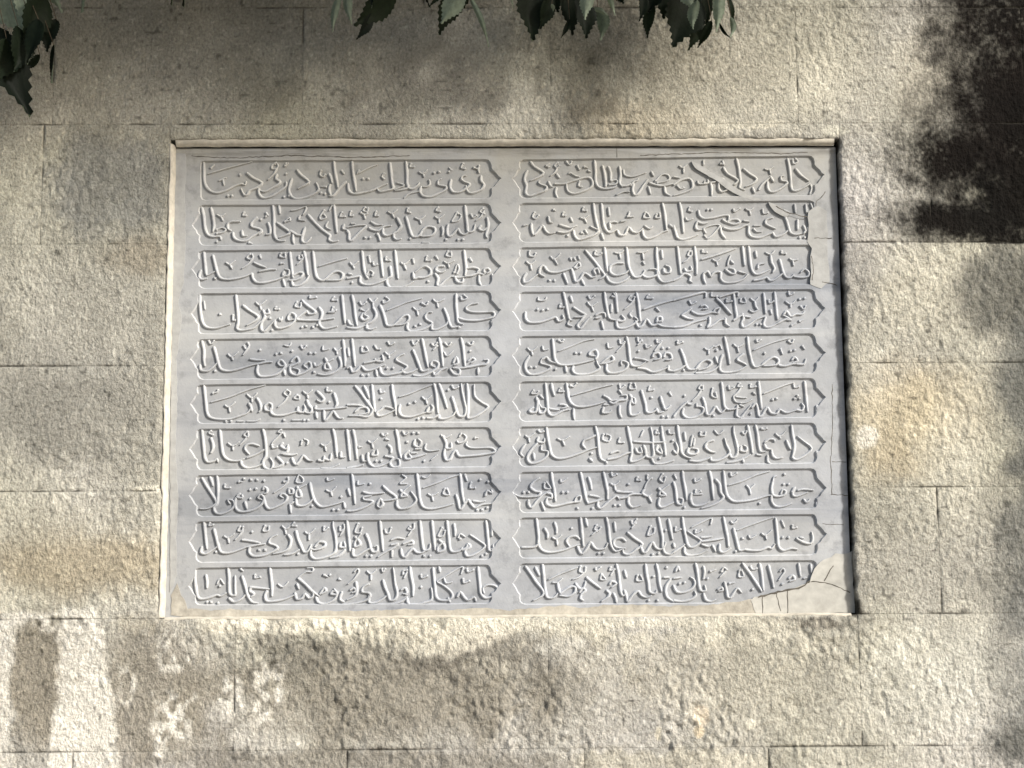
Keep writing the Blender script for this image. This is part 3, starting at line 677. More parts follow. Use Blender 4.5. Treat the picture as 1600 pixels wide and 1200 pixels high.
0,28 8,28 16,29;8,9 13,15 18,22 24,30 26,34 21,40 12,39 2,39;8,35 13,31 20,31 21,36 12,38;17,9 20,15 22,21;25,8 26,18 27,28 28,35;t33,13 34,16 37,15;d34,22;46,32 38,30 34,33 30,36 32,39 40,37 48,33
45,8 46,17 48,27 49,38;t52,20 62,17 74,12 85,8;53,28 52,34 55,39 63,40 71,38 80,35;d62,27 68,25;t75,20 79,23 84,19;t79,23 80,27;82,30 80,35 84,35 86,31 84,28;80,41 86,41 92,38 92,41 97,42 105,39 109,34;d71,42 76,41
87,7 89,16 90,26 91,36;92,7 94,12 96,18 98,24 100,31;d101,13;t105,9 107,12 111,10;105,20 107,26 109,33 112,39 117,39 119,33 117,24 115,15 114,7;120,7 121,17 121,27 121,35 121,41 127,40 134,36 141,30 135,26 128,20 127,13 127,8
147,35 148,38 146,42
@5A 800 588
20,32 16,35 19,37 23,35 24,24 25,30 26,37 30,37 32,33 28,32 26,29;t20,15 18,18 23,18 25,16;23,22 24,26;t27,20 30,23;32,8 33,18 34,28 35,37 39,40 44,38 50,35 56,34;38,8 39,14 41,20;36,33 42,34 46,34
t47,13 45,16 50,16;46,29 50,29 54,31 48,33;53,8 54,15 55,22 58,28 64,31 72,31 82,29 92,26;t57,10 60,11 63,8;t58,20 72,16 86,12 99,9;60,33 60,39 61,44;90,20 94,22 98,25 103,24;96,26 100,28 105,25 112,24 113,20 108,20
t106,9 107,13 111,10;t106,15 108,18;90,32 89,37 95,37 98,35;90,29 95,29;106,30 106,37 108,42;t117,8 116,13 122,13 121,8;116,19 118,22 118,26 121,28 121,23 118,22;117,25 116,31 117,39 123,39 126,37;t136,11 135,15 140,14
128,15 130,22 132,29 133,36 138,37 143,34;d138,22;147,21 149,28 152,34 157,30;143,33 145,37 150,36;d149,41 154,41;t156,17 158,20
@5B 1050 588
0,41 2,38 8,31 14,26;d11,20;t27,10 25,13 29,14 29,10;t28,14 24,20 19,25;10,33 9,38 13,42 20,42 28,38 30,33 26,31 23,31 23,28;14,28 18,29;29,22 31,27 32,32 33,38 36,39 40,34 42,31 45,35 48,37 52,33
t39,13 38,20 43,22 42,17;d40,40;48,7 49,15 50,24 51,31 55,34 62,33 66,32;t55,11 56,14 60,12;t66,8 64,11 68,11;t68,11 64,17 60,21 62,26 66,27 72,27 78,24;t62,21 68,22 73,22;64,30 63,36 63,40 67,42 71,37 77,30
66,29 70,31;t77,9 77,12 82,11;t80,17 82,19;85,6 86,15 87,25 88,33;78,32 82,28 84,33 85,40 88,40 91,35 94,32 97,37 103,38 106,34 112,37 118,36 123,34;d77,38;d99,24 103,23;t90,18 100,14 110,10 120,7;t120,9 121,12 125,11
d121,23 126,23;d124,20;123,34 128,35 130,31 128,28;131,6 132,16 133,26 134,36;143,30 143,37
@6L 290 662
15,7 16,17 17,27 18,35 21,39 27,38 30,36 31,39;t24,8 22,10 26,12;24,15 26,21 26,26 24,30;33,7 34,16 35,26 37,33 42,37 50,38 57,36;t41,20 46,23 52,19;t46,23 46,27;t60,9 57,12 61,14 61,9;t61,13 57,18 53,22
72,23 65,21 60,22 58,26 62,31;77,27 68,32 60,35;54,37 55,42 60,45 68,44 75,41;76,6 78,15 79,25 79,33 76,39 78,45 84,46 86,40 83,35;t94,7 91,9 95,10;t95,10 90,15 85,20;t97,11 98,14;t85,22 86,25 90,24
96,20 94,23 99,26 101,22;101,24 100,29 94,31;90,34 94,38 96,41 91,44 86,45;96,31 104,32 110,31;d100,40;105,35 107,40 110,41 115,34 117,33 121,37 126,38;t115,18 114,22;t117,16 121,18 120,22
t134,21 138,23 143,19;t138,23 139,28;131,37 136,38 137,33;138,36 143,37 144,31;146,6 148,15 149,25 150,34;t134,45 144,45 152,41;154,29 154,34 158,34
@6R 540 662
0,7 1,16 2,26 3,37;6,7 8,16 9,26 10,36;0,45 8,44 16,42;t12,24 15,24;15,32 16,38 19,38;t21,18 25,20 30,16;t25,20 26,25;21,30 21,36 23,41 28,44 36,42 44,38;27,28 25,32 30,32 30,27;d29,38 34,38
t35,11 37,13 40,11;t39,16 42,17;41,22 44,25 44,30;38,33 42,34 46,35 43,40 46,44 52,43 52,37 50,36;49,7 51,16 52,26 54,35;t56,9 58,12 61,10;d66,10 71,10;d60,19;68,17 67,22 72,24 74,19 71,16;68,26 74,26
62,28 58,32 59,36 64,35 62,31;64,35 72,33 79,31;64,30 70,30;d77,38;t79,21 78,26 83,28 92,27;t94,12 98,15 104,12;96,13 99,20 99,25 104,25 104,20;98,26 97,31 99,37 103,36 106,30 109,28 112,33 120,33 132,32 145,30 148,28 144,25 135,25 124,25 119,22 120,19
t84,37 90,32;t114,11 112,14;t110,18 112,20 117,18 119,14 116,11;t128,15 131,15;148,35 148,38
@6A 800 658
12,24 9,28 7,33 10,36;t12,15 15,17 21,13;t15,17 16,22;t25,10 27,12 30,11;24,23 19,28 15,34 14,39 18,43 26,41 33,36 34,31 28,30 28,25;25,17 24,21 30,22 31,18;20,33 21,39;33,7 34,16 36,26 38,34 44,38 54,37 66,33 76,29 83,27
t44,18 49,20 56,16;t49,20 51,25;82,15 76,18 71,20 69,24 72,28;82,6 84,15 85,25 86,34 88,39 93,41;d78,33;76,38 79,41;t90,14 89,19 95,21 97,16 93,14;d93,42;97,33 102,31 106,31;94,39 104,37 113,33 118,32
t106,18 105,22 110,22;114,6 116,16 118,26 118,34 117,41 124,40 131,36 134,32;120,21 132,22 145,22 152,21;t130,10 127,16;122,28 124,32 128,32 127,27;130,25 132,30 133,36 138,37 140,33 139,25 139,16 137,7
t143,10 142,13 145,13;148,6 149,15 151,25 152,35;144,25 143,30 148,33 147,28;138,38 141,43 150,43 160,40;d146,38;t155,10 156,13 160,13;d159,20
@6B 1050 658
0,30 3,33 4,28 2,22;4,5 5,14 7,24 8,32 12,36 18,38;11,12 12,20;19,15 18,20 17,26;21,18 20,25;15,28 14,32 18,34 23,33 24,29 19,28;16,40 24,41 32,39 37,37;t27,12 27,15 31,15 32,12;40,20 34,22 32,27 37,31 42,32
37,37 38,40 44,40 51,37 56,32 53,25 51,18;t41,10 45,14 50,10;56,33 58,37 62,36 64,30 62,20 60,12 60,6;t69,12 71,14 73,11;68,26 67,30 72,31 73,27 70,25;53,42 62,41 70,38 77,34;69,38 70,42
74,5 76,14 78,24 79,33;82,5 84,14 85,24 87,31 92,31;t88,8 90,9 93,8;91,22 95,19 100,19 101,21;91,24 93,28 98,29;98,30 99,35 103,38 109,37;83,34 88,35;94,35 94,41 98,44;t102,13 106,16 112,11;t106,16 107,18
113,20 115,25 117,29;118,5 119,14 121,24 120,32 119,37 123,39 131,35 138,28 130,21 124,16;143,31 144,38
@7L 290 732
15,10 19,17 24,25 29,33 28,37 20,41 13,41;23,9 25,14 26,18;30,8 31,17 31,27 30,36 27,40 29,45 34,46 42,43 47,38 46,33 41,32 43,36;t38,17 38,20 43,20;53,26 50,29 55,30 55,27;49,30 48,36 50,42 56,44 66,42 74,37 77,31 74,27 71,30 75,32
t52,14 55,14;d57,11;d64,12 70,12 77,13;58,34 60,41;d63,31;d63,22 69,21;76,22 77,19 80,21 80,25 77,26;77,31 79,38 83,41 91,38 98,34 100,29 96,26 93,28 96,30
t97,14 101,13 101,10;t101,14 96,19 87,25;102,25 102,21 106,22 106,26 102,26;103,36 104,45;104,36 107,34;t112,7 109,14 115,15 116,11 112,7;110,19 113,24 114,29 109,29 110,22 119,17;109,31 110,37 116,38 122,35 126,31
123,15 124,21 126,29 129,35 135,39 146,37 156,34;d125,38;t140,10 141,13 147,11;t139,22 144,24 149,19;t144,24 145,28;d146,42 151,42;157,35 158,40;d154,29
@7R 540 732
0,43 6,43 16,40 25,35 24,33 17,32 16,29;5,6 6,15 7,25 8,36;1,21 3,28;t11,13 11,17 17,16;d23,16;16,24 24,26 37,25;17,29 24,28;30,37 33,31 36,36 33,40 30,38;36,18 41,23 49,29 46,32 36,33
t55,7 59,10 56,13 53,16 60,16;53,22 57,26 60,28 54,29 56,24 63,18;50,33 50,38 54,41 63,39 69,33 67,28 64,24;70,6 71,15 72,24 73,32 76,39 84,41 96,39 106,36;t75,9 79,10 83,7;t76,20 90,15 102,10 112,7
t81,26 85,28 91,25;t85,28 86,33;t98,21 96,26 102,27 100,21;113,6 114,15 115,25 117,35;109,27 111,33 112,39 114,41 118,35 121,32 124,36 128,40 134,37 142,36 149,35;t118,7 120,13;t124,15 123,20 128,20;d133,12 141,14
126,33 133,34 138,33;138,28 140,23 145,25 144,22;d130,42 135,42 140,40 145,40 149,39
@7A 800 728
26,13 20,17 17,22 22,26 27,27 24,31 12,32 5,31 1,29;d10,27 15,27;t31,18 31,23 37,23 33,17;15,35 15,39 18,42 23,36 29,30 34,27;28,37 31,45;38,7 39,16 41,26 42,36;34,28 38,29 38,33 34,33 33,38 38,41 46,40 54,38 60,37 66,36 67,31 63,32 61,37
t47,14 48,17 54,13;d49,27 54,27;d64,43;67,7 69,16 71,26 73,35 75,38;75,12 77,18 78,24;76,30 82,31 86,32;74,38 82,36 90,34;85,35 84,40 87,43 92,39 98,34 103,31 106,34;d79,43;90,7 92,16 94,26 94,34
t98,8 99,11 103,9;t97,18 101,20 106,16;t101,20 102,25;103,26 110,27 119,27;106,33 112,32 118,29 128,29;d101,40 106,40;115,32 115,38 119,42 127,40;d115,19;t124,12 123,15 127,15;t134,10 134,14 138,13;t137,13 133,18 131,23
131,24 129,28 134,31 138,29;135,31 138,37;t149,9 146,14 150,17 152,12;145,23 149,27 152,30 146,30 147,26 155,20;146,33 145,39 148,42 156,39 160,37
@7B 1050 728
t1,10 3,14;0,17 2,24 3,33 4,38 8,39 9,34 6,33;9,6 10,15 12,25 13,35;d11,42;t21,14 22,17 27,14;t22,25 22,28 27,26;t20,29 29,29;18,28 17,34 20,40 28,40 35,37;36,6 38,15 39,25 40,34;42,14 46,19 47,27 50,32 45,37 36,41 28,43
50,6 51,15 52,24 54,31 60,36 70,36 82,34 92,31 97,30;t57,8 58,11 63,8;t55,20 68,16 82,10 96,6;t73,20 76,24 77,29;t76,24 81,19;d86,38;t99,17 100,12 103,11;99,17 98,23 99,29 103,31 110,30 112,26 109,25 107,29
98,30 98,36 102,41 110,41 118,38;d111,9;d110,19 115,19;124,25 130,24 140,25;118,27 121,22 119,29 123,31 134,27;130,34 133,37 136,34;143,37 143,40
@8L 290 804
17,8 18,17 19,27 20,35;15,33 14,38 18,40 24,37 30,33;t23,9 22,12 26,11;27,15 29,23 31,31 34,38 42,39 52,36 60,33;d29,38;t37,22 41,24 47,20;t41,24 42,29;t53,13 51,17 55,17 56,13;t56,17 52,22 48,26
d65,18;55,26 63,27 73,29;60,33 70,31 78,30;63,33 62,38 66,42 74,42 83,39 90,35 89,32 82,29 84,24 90,21;d72,36 78,36;t78,12 76,17 81,17 82,13;t95,12 99,15 103,12;t98,15 99,20;101,21 104,26 102,34 96,38 86,40
t107,9 105,12 109,12;109,17 111,25 114,32 117,38 121,37 124,31;112,36 105,40 97,41;d111,40;t118,18 122,20 128,15;t122,20 122,26;t137,13 137,17 141,14;128,33 132,28 138,29 137,33 129,36 124,35
124,36 124,42 129,45 139,43 147,39 149,33 148,22 146,13 146,8;t153,13 153,17 157,15 157,11;t157,16 153,22;154,29 153,33 158,33 157,28;158,36 152,42 143,44
@8R 540 804
0,6 1,16 2,26 3,37;t11,10 8,18 13,19 15,14;8,23 12,27 13,31 8,33 8,28 14,20;6,35 6,41 10,42 18,37 24,34;19,20 22,27 24,35 26,38 30,37 30,32 27,33;d19,42 24,42;33,7 34,17 35,27 36,37
t38,16 39,19 42,19 44,14;44,26 50,24 57,25;44,31 51,30 47,34 41,37 31,43;45,36 45,43;t63,13 61,15 66,16 67,10;t66,15 61,22;56,30 61,28 65,27 66,30 61,31;54,35 55,41 58,43 62,38 66,35 69,38 74,39 78,37
73,7 74,17 75,27 77,36 82,35 83,30;d77,42 83,42;85,7 86,17 87,27 88,36;t95,14 91,22 96,22 98,17;92,26 97,31 97,36 91,38 91,33 97,28;100,7 101,17 102,27 103,35 106,38 112,37 115,34;107,10 108,16 108,22
115,36 119,34 121,30 123,33 118,37 120,42 126,41 133,37 138,32 132,27 123,21;t111,24 113,20 118,23;d113,25;139,7 140,16 141,26 142,36 146,36 146,31;145,15 145,22;d135,42 139,40;147,38 146,41
@8A 800 800
8,36 16,36 22,35 26,31;23,7 24,16 25,25 25,33 29,39 37,41 49,39 60,35 66,33;31,17 34,22 34,27;41,11 43,17 43,22;t39,26 43,28 48,24;t43,28 44,34;d58,17;66,28 62,25 56,26 53,30 56,35;64,35 66,40 69,42 74,36 77,31 80,35 84,38 91,37 94,32
67,6 68,16 69,26 70,35;72,7 74,15;t83,14 81,18 85,19 87,16;t83,20 78,24;d85,42 90,42;93,6 95,16 96,26 98,35 102,40 108,38;101,11 102,20;112,30 108,27 102,28 100,32 103,36 112,37
t118,10 119,13 123,8;t122,12 118,17;114,21 121,27 129,33 123,38 116,43 110,42 109,37;t137,15 134,24 140,22 141,17;127,34 129,40 132,41 136,35 139,31 142,36 146,38 150,36 152,31;d139,43 145,42
145,6 147,16 149,26 149,34 151,41 156,43 160,41;d152,19;155,8 157,18 159,28
@8B 1050 800
0,32 1,36;0,41 6,37 11,33;t2,16 2,20 7,18;9,6 10,15 12,25 14,33 18,36 24,33 27,29 21,25 14,20;t18,16 30,10 38,7 37,13;t22,19 22,22 28,19;11,36 11,41 15,44 25,43 33,39;27,26 33,26 38,25;28,30 38,29 50,27
28,33 34,35 37,34;39,34 42,40;50,6 52,16 54,26 55,35;46,33 46,39 50,41 57,37;60,17 62,25 64,33 66,39 71,38;d62,40;t57,10 60,12 64,8;t63,19 76,14 90,9 100,6
71,38 77,39 86,39 94,36 98,37 101,33;d69,27;t75,24 77,27 82,24;t88,22 92,24 98,19;t92,24 93,28;102,7 103,16 104,26 105,35 109,39 114,38 118,37 124,38;t108,9 111,16;t119,14 119,17 123,16
d109,26 115,26;123,27 130,31 137,32 139,27 138,21;130,27 126,26;144,36 145,40
@9L 290 876
8,9 8,18 9,28 11,37 16,39 24,37 30,35 34,36 39,33;19,15 20,21 20,28;t30,24 33,19 37,24;d33,26;d20,42 24,42 31,43;41,8 42,17 42,26 43,34 48,35 48,29 48,16;42,38 47,42 54,39 58,35
t54,9 56,11;55,16 57,22 59,29 61,36 65,42 71,43;64,28 63,31 67,34 64,37;63,27 72,28 82,29;80,31 78,36 80,41 88,41 98,39 107,35;t68,15 68,18 73,17;83,8 84,17 85,27 85,36
t91,24 96,27 101,22;108,33 110,39 115,38 118,34 122,38 126,36 126,31;110,24 112,29;t120,8 126,8 125,12 119,12 112,17;111,18 118,24 125,31 132,36;129,37 131,42 137,44 145,41 149,37 150,32 145,31;t137,15 141,17;d143,15;t152,19 154,20
133,34 137,28 139,31 135,34;146,31 144,34 150,34 147,29;155,32 153,39 157,42
@9R 540 876
t7,12 10,9 12,11 10,15 6,20 1,24;0,45 10,43 19,40 23,36 21,33 15,32 16,27 22,24;3,30 7,28 9,31 5,33;9,22 10,30 8,36 0,40;t20,11 24,14 29,10;t24,14 24,20;t35,9 36,12 38,9
36,20 38,27 41,34 43,40 48,39 50,33 48,24 47,15 46,8;22,36 22,42 27,43 34,40 39,36;t56,14 56,11 60,10;t60,12 57,18;54,30 58,28 60,33 56,34;36,45 46,44 55,41 60,37;63,7 64,16 66,26 66,36
d59,34;t74,15 75,18 80,16;d74,27;60,38 61,43 66,46 76,43 84,40 85,34 84,28;86,8 87,18 88,27 89,36 93,40 101,40 105,37 104,32 97,26 90,22;92,7 93,12;t90,21 100,15 110,9 116,7 114,14
t97,18 99,23 105,22;t116,19 117,23 122,21;110,37 113,32 117,37 121,40 127,37 129,41;t120,9 121,12 126,10;131,7 132,17 133,27 134,34 139,38 147,35 151,30 148,26 141,25 136,28 137,33;101,38 103,42
@9A 800 872
12,9 17,16 23,25 30,34 28,39 20,43;22,10 24,14 26,18;29,7 30,16 31,26 32,34 34,40 40,40 44,36;t35,22 48,16 64,10;t39,25 44,25 49,21;44,25 45,31 47,36;47,36 52,32 58,29 62,30 61,35 55,39 46,38
t67,9 66,14 71,15 72,10;t71,15 65,20 59,22;62,26 66,31 70,30 72,24;66,35 69,31 72,33 68,37 67,41 70,43;73,20 79,25 87,31;t82,11 83,13 87,10;t88,17 87,22 92,22 89,18;t97,10 96,13 101,12;t101,12 97,18
96,27 98,24 103,26 98,30;93,33 96,36 94,40 88,44;100,36 102,40 103,45;103,7 105,16 106,25 107,33 109,38 112,37;111,13 113,20;111,33 113,39 114,44 118,39 122,35 125,34 128,38 133,40 138,38
t124,18 123,23 129,23 127,18;132,7 133,16 135,26 136,34 141,36 143,33;d140,19;d135,43 144,43;143,7 145,16 146,26 148,34;150,20 156,20;157,22 153,28 152,34 154,40 160,44;d153,10
@9B 1050 872
2,14 4,9 6,13;0,21 8,20;0,28 3,34 9,35 17,32 21,27 20,22 17,20;d6,26 11,25;0,43 8,44 17,42 22,38 21,34;22,6 24,15 25,25 27,33 32,33 31,28;30,9 31,15 30,20;d30,21 34,21;30,36 32,42 37,44 42,42
t37,14 42,12;t48,14 50,10 53,12;t52,14 46,20;44,32 48,30 49,33 45,34;51,25 53,33 54,39 57,40 61,34 64,31 68,35;t56,26 61,25;t66,13 65,19 70,19 68,13;d79,32;69,6 75,14 81,23 87,32 88,34;t77,9 79,12 83,11
86,6 88,15 89,25 90,33;95,8 97,16 99,24 100,30;t106,14 109,11 111,14 107,20 105,23;115,21 119,18 121,22 116,24;108,27 110,26;125,6 126,13 127,19;130,21 133,20;137,7 138,15
"""
def cr(pts, sub=3):
    if len(pts) < 3: 
        a, b_ = pts; return [a.lerp(b_, k / 3) for k in range(4)]
    out_ = []
    for i in range(len(pts) - 1):
        p0 = pts[max(i - 1, 0)]; p1 = pts[i]; p2 = pts[i + 1]; p3 = pts[min(i + 2, len(pts) - 1)]
        for k in range(sub):
            t = k / sub
            out_.append(0.5 * ((2 * p1) + (p2 - p0) * t + (2 * p0 - 5 * p1 + 4 * p2 - p3) * t * t + (3 * p1 - p0 - 3 * p2 + p3) * t ** 3))
    out_.append(pts[-1])
    return out_
FL = YS + DF
def ribbon(vs, fs, pts, w, h, taper=0.6):
    n_ = len(pts)
    ph = random.uniform(0, 6)
    rings = []
    for i, p in enumerate(pts):
        a = pts[max(i - 1, 0)]; b_ = pts[min(i + 1, n_ - 1)]
        t = (b_ - a); t = t.normalized() if t.length > 1e-9 else Vector((0, 1))
        nrm = Vector((-t.y, t.x))
        u = i / (n_ - 1)
        ww = w * (0.84 + 0.24 * abs(t.y)) * (1 - (1 - taper) * max(0, (u - 0.55) / 0.45) ** 1.5) * (1 + 0.08 * math.sin(ph + i * 1.3))
        if i == 0: ww *= 0.85
        rings.append((p, nrm, ww, t))
    first = rings[0]; last = rings[-1]
    allr = [(first[0] - first[3] * first[2] * 0.7, first[1], first[2] * 0.35, 0.35)] + [(r_[0], r_[1], r_[2], 1.0) for r_ in rings] + [(last[0] + last[3] * last[2] * 0.9, last[1], last[2] * 0.3, 0.3)]
    k0 = len(vs)
    for p, nrm, ww, hh in allr:
        for off, e in ((-1, -0.12), (-0.82, 0.62), (-0.40, 0.96), (0.10, 1.0), (0.60, 0.70), (1, -0.12)):
            q = p + nrm * ww * off * (1.12 if abs(off) == 1 else 1)
            vs.append(loc((q.x, FL - h * hh * e if e > 0 else FL + 0.001, q.y)))
    for i in range(len(allr) - 1):
        for j in range(5):
            a = k0 + i * 6 + j
            fs.append((a, a + 6, a + 7, a + 1))
    fs.append(tuple(k0 + j for j in range(6))); fs.append(tuple(k0 + (len(allr) - 1) * 6 + j for j in reversed(range(6))))
def dot(vs, fs, p, r, h):
    k0 = len(vs); m_ = 8; a0 = random.uniform(0, 1)
    for rr, e in ((1.1, -0.1), (0.85, 0.75), (0.45, 1.0)):
        for k in range(m_):
            a = a0 + k * 2 * math.pi / m_
            q = 1.0 + 0.14 * math.cos(4 * (a - a0 + 0.7))
            vs.append(loc((p.x + r * rr * q * math.cos(a), FL - h * e if e > 0 else FL + 0.0006, p.y + r * rr * q * math.sin(a))))
    for i in range(2):
        for k in range(m_):
            a = k0 + i * m_ + k; b_ = k0 + i * m_ + (k + 1) % m_
            fs.append((a, b_, b_ + m_, a + m_))
    fs.append(tuple(k0 + 2 * m_ + k for k in range(m_)))
words = []     # (size, cartouche index, strokes)
marks = {}
H_ = DF * 0.93
SHX, SHY = 2.3, -1.0
for blockt in TR.split('@')[1:]:
    head, body = blockt.split('\n', 1)
    key, X0, Y0 = head.split(); X0 = float(X0); Y0 = float(Y0)
    row = int(key[0]); ci = row * 2 + (0 if key[1] in 'LR' else 1)
    def cv(s):
        a, b_ = s.split(',')
        q = W(X0 + float(a) * 1.5625 + SHX, Y0 + float(b_) * 1.5625 + SHY, FL)
        return Vector((q.x, q.z))
    for s in body.replace('\n', ';').split(';'):
        s = s.strip()
        if not s: continue
        if s[0] == 'd':
            for q in s[1:].split(): marks.setdefault(ci, []).append(('d', cv(q)))
        elif s[0] == 't':
            marks.setdefault(ci, []).append(('t', [cv(q) for q in s[1:].split()]))
        else:
            words.append((ci, [cv(q) for q in s.split()]))
# cluster touching strokes of one cartouche into words
groups = []
for ci in range(20):
    sts = [cr(p) for c_, p in words if c_ == ci]
    par = list(range(len(sts)))
    def fd(a):
        while par[a] != a: a = par[a]
        return a
    for i in range(len(sts)):
        for j in range(i):
            if any((p - q).length < 0.0045 for p in sts[i] for q in sts[j]): par[fd(i)] = fd(j)
    gg = {}
    for i in range(len(sts)): gg.setdefault(fd(i), []).append(sts[i])
    for g_ in gg.values():
        L = sum((a - b_).length for s in g_ for a, b_ in zip(s, s[1:]))
        groups.append((L, ci, g_))
groups.sort(key=lambda t: -t[0])
rest = {}
PXM = 0.00158
for gi, (L, ci, g_) in enumerate(groups):
    if gi < 296:
        vs, fs = [], []
        for s in g_: ribbon(vs, fs, s, 2.45 * PXM, H_ * random.uniform(0.92, 1.0))
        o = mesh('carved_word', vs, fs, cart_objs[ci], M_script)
    else: rest.setdefault(ci, []).extend(g_)
for ci in range(20):
    vs, fs = [], []
    for s in rest.get(ci, []): ribbon(vs, fs, s, 2.3 * PXM, H_ * random.uniform(0.88, 1.0))
    for kind, d in marks.get(ci, []):
        if kind == 'd': dot(vs, fs, d, 2.4 * PXM, H_ * random.uniform(0.8, 0.92))
        else:
            hh_ = H_ * random.uniform(0.76, 0.9)
            ribbon(vs, fs, cr(d), 1.75 * PXM, hh_, 0.75)
            if (d[0] - d[-1]).length < 0.016:
                dot(vs, fs, d[0], 2.3 * PXM, hh_ * 1.03)
                if len(d) > 2: dot(vs, fs, d[-1], 2.1 * PXM, hh_ * 1.02)
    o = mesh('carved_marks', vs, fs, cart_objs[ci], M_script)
    o['kind'] = 'stuff'

# ------------------------------------------------------------------ mortar round the slab
def sheet(name, poly, y, th, mat, wob=0.6, dens=7):
    """raised patch of mortar with ragged rim, polygon in photo pixels on the slab plane"""
    pts = []
    for i, (x, yy) in enumerate(poly):
        x2, y2 = poly[(i + 1) % len(poly)]
        n_ = max(1, int(math.hypot(x2 - x, y2 - yy) / dens))
        for k in range(n_):
            t = k / n_
            pts.append((x + (x2 - x) * t + random.uniform(-wob, wob), yy + (y2 - yy) * t + random.uniform(-wob, wob)))
    ww = [W(a, b_, y) for a, b_ in pts]
    tri = tessellate_polygon([[Vector((p.x, p.z, 0)) for p in ww]])
    cx = sum(p.x for p in ww) / len(ww)
    vs = [loc((p.x, y - th, p.z)) for p in ww] + [loc((p.x, y + DF + 0.001, p.z)) for p in ww]
    fs = [face_out(f, vs) for f in tri]
    m_ = len(ww)
    for i in range(m_):
        j = (i + 1) % m_
        fs.append((i, m_ + i, m_ + j, j))
    return mesh(name, vs, fs, plaque, mat)
sheet('mortar_strip', [(1180, 960), (1100, 961), (800, 963), (560, 964), (300, 965), (268, 962), (268, 930), (276, 912), (284, 930), (294, 950), (330, 955), (360, 951), (420, 955), (480, 953), (560, 955),
  (640, 951), (700, 953), (760, 950), (790, 954), (835, 950), (880, 946), (905, 950), (950, 945), (1010, 945), (1040, 947), (1100, 946), (1150, 940), (1185, 934)], YS, 0.0014, M_lower, 1.2)['label'] = 'dirty beige mortar along the lower edge'
sheet('mortar_patch', [(1272, 888), (1280, 880), (1286, 874), (1298, 870), (1306, 864), (1316, 866), (1330, 862), (1336, 957), (1181, 960), (1178, 950), (1172, 937), (1185, 931), (1215, 924), (1245, 918), (1264, 910), (1268, 900)], YS, 0.0022, M_patch, 1.0)['label'] = 'smooth pale mortar filling the lower right corner'
sheet('mortar_strip', [(271, 300), (270, 240), (290, 240), (291, 262), (289, 300), (290, 380), (287, 440), (279, 470), (284, 500), (276, 560), (277, 640), (274, 700), (279, 780), (275, 840), (277, 898), (266, 925), (266, 700), (269, 480)], YS, 0.0014, M_greypatch, 0.9)['label'] = 'cream mortar strip down the left edge'
sheet('mortar_patch', [(1262, 330), (1278, 322), (1292, 330), (1293, 380), (1296, 440), (1283, 450), (1267, 445), (1266, 400), (1268, 388), (1262, 378), (1264, 350)], YS, 0.0010, M_greypatch, 1.2)['label'] = 'worn grey repair at the right edge'
sheet('mortar_smear', [(1080, 252), (1092, 256), (1110, 268), (1135, 282), (1150, 294), (1172, 306), (1192, 312), (1178, 314), (1160, 308), (1140, 298), (1122, 284), (1104, 274), (1086, 262)], YS, 0.0003, M_greypatch, 0.8, 5)
sheet('mortar_smear', [(1200, 316), (1212, 320), (1224, 328), (1234, 334), (1228, 340), (1216, 334), (1206, 326)], YS, 0.0003, M_greypatch, 0.8, 5)

def strip(name, prof, mat, parent, along):
    """mortar bevel: prof gives (a,y) pairs, swept with a little waviness"""
    vs, fs = [], []
    m_ = len(prof); n_ = 150
    for i in range(n_ + 1):
        t = i / n_
        jw = (float(vnoise(np.array(i * 0.45), np.array(1.0), 5)) - 0.5) * 0.004
        for k, (a, y) in enumerate(prof):
            ja = jw * (1 if k in (0, 1) else 0.5)
            if along == 'z': vs.append(loc((a + ja, y, OZ0 + 0.002 + t * (OZ1 - OZ0 - 0.012))))
            else: vs.append(loc((OX0 + 0.012 + t * (OX1 - OX0 - 0.024), y, a + ja)))
    for i in range(n_):
        for k in range(m_ - 1):
            a = i * m_ + k
            f = (a, a + 1, a + m_ + 1, a + m_)
            fs.append(face_out4(f, vs))
    return mesh(name, vs, fs, parent, mat, True)
def face_out4(f, vs):
    a, b_, c_ = (vs[i] for i in f[:3])
    nrm = (b_ - a).cross(c_ - a)
    return f if nrm.y < 0 else tuple(reversed(f))
strip('mortar_bevel', [(OX0 - 0.003, 0.006), (OX0 - 0.001, 0.001), (OX0 + 0.004, 0.004), (OX0 + 0.010, YS - 0.004), (OX0 + 0.0105, YS + 0.003)], M_mortar, plaque, 'z')['label'] = 'pale mortar bevel on the left reveal'
strip('mortar_bevel', [(OZ1 + 0.004, 0.008), (OZ1 - 0.001, 0.005), (OZ1 - 0.010, YS - 0.012), (OZ1 - 0.0135, YS - 0.004), (OZ1 - 0.0125, YS + 0.012)], M_mortar, plaque, 'x')['label'] = 'beige mortar bevel under the lintel'
strip('mortar_bevel', [(OZ0 - 0.004, 0.004), (OZ0 + 0.001, 0.002), (OZ0 + 0.003, 0.010), (OZ0 + 0.004, YS + 0.001)], M_mortar, plaque, 'x')['label'] = 'pale mortar bevel on the sill'

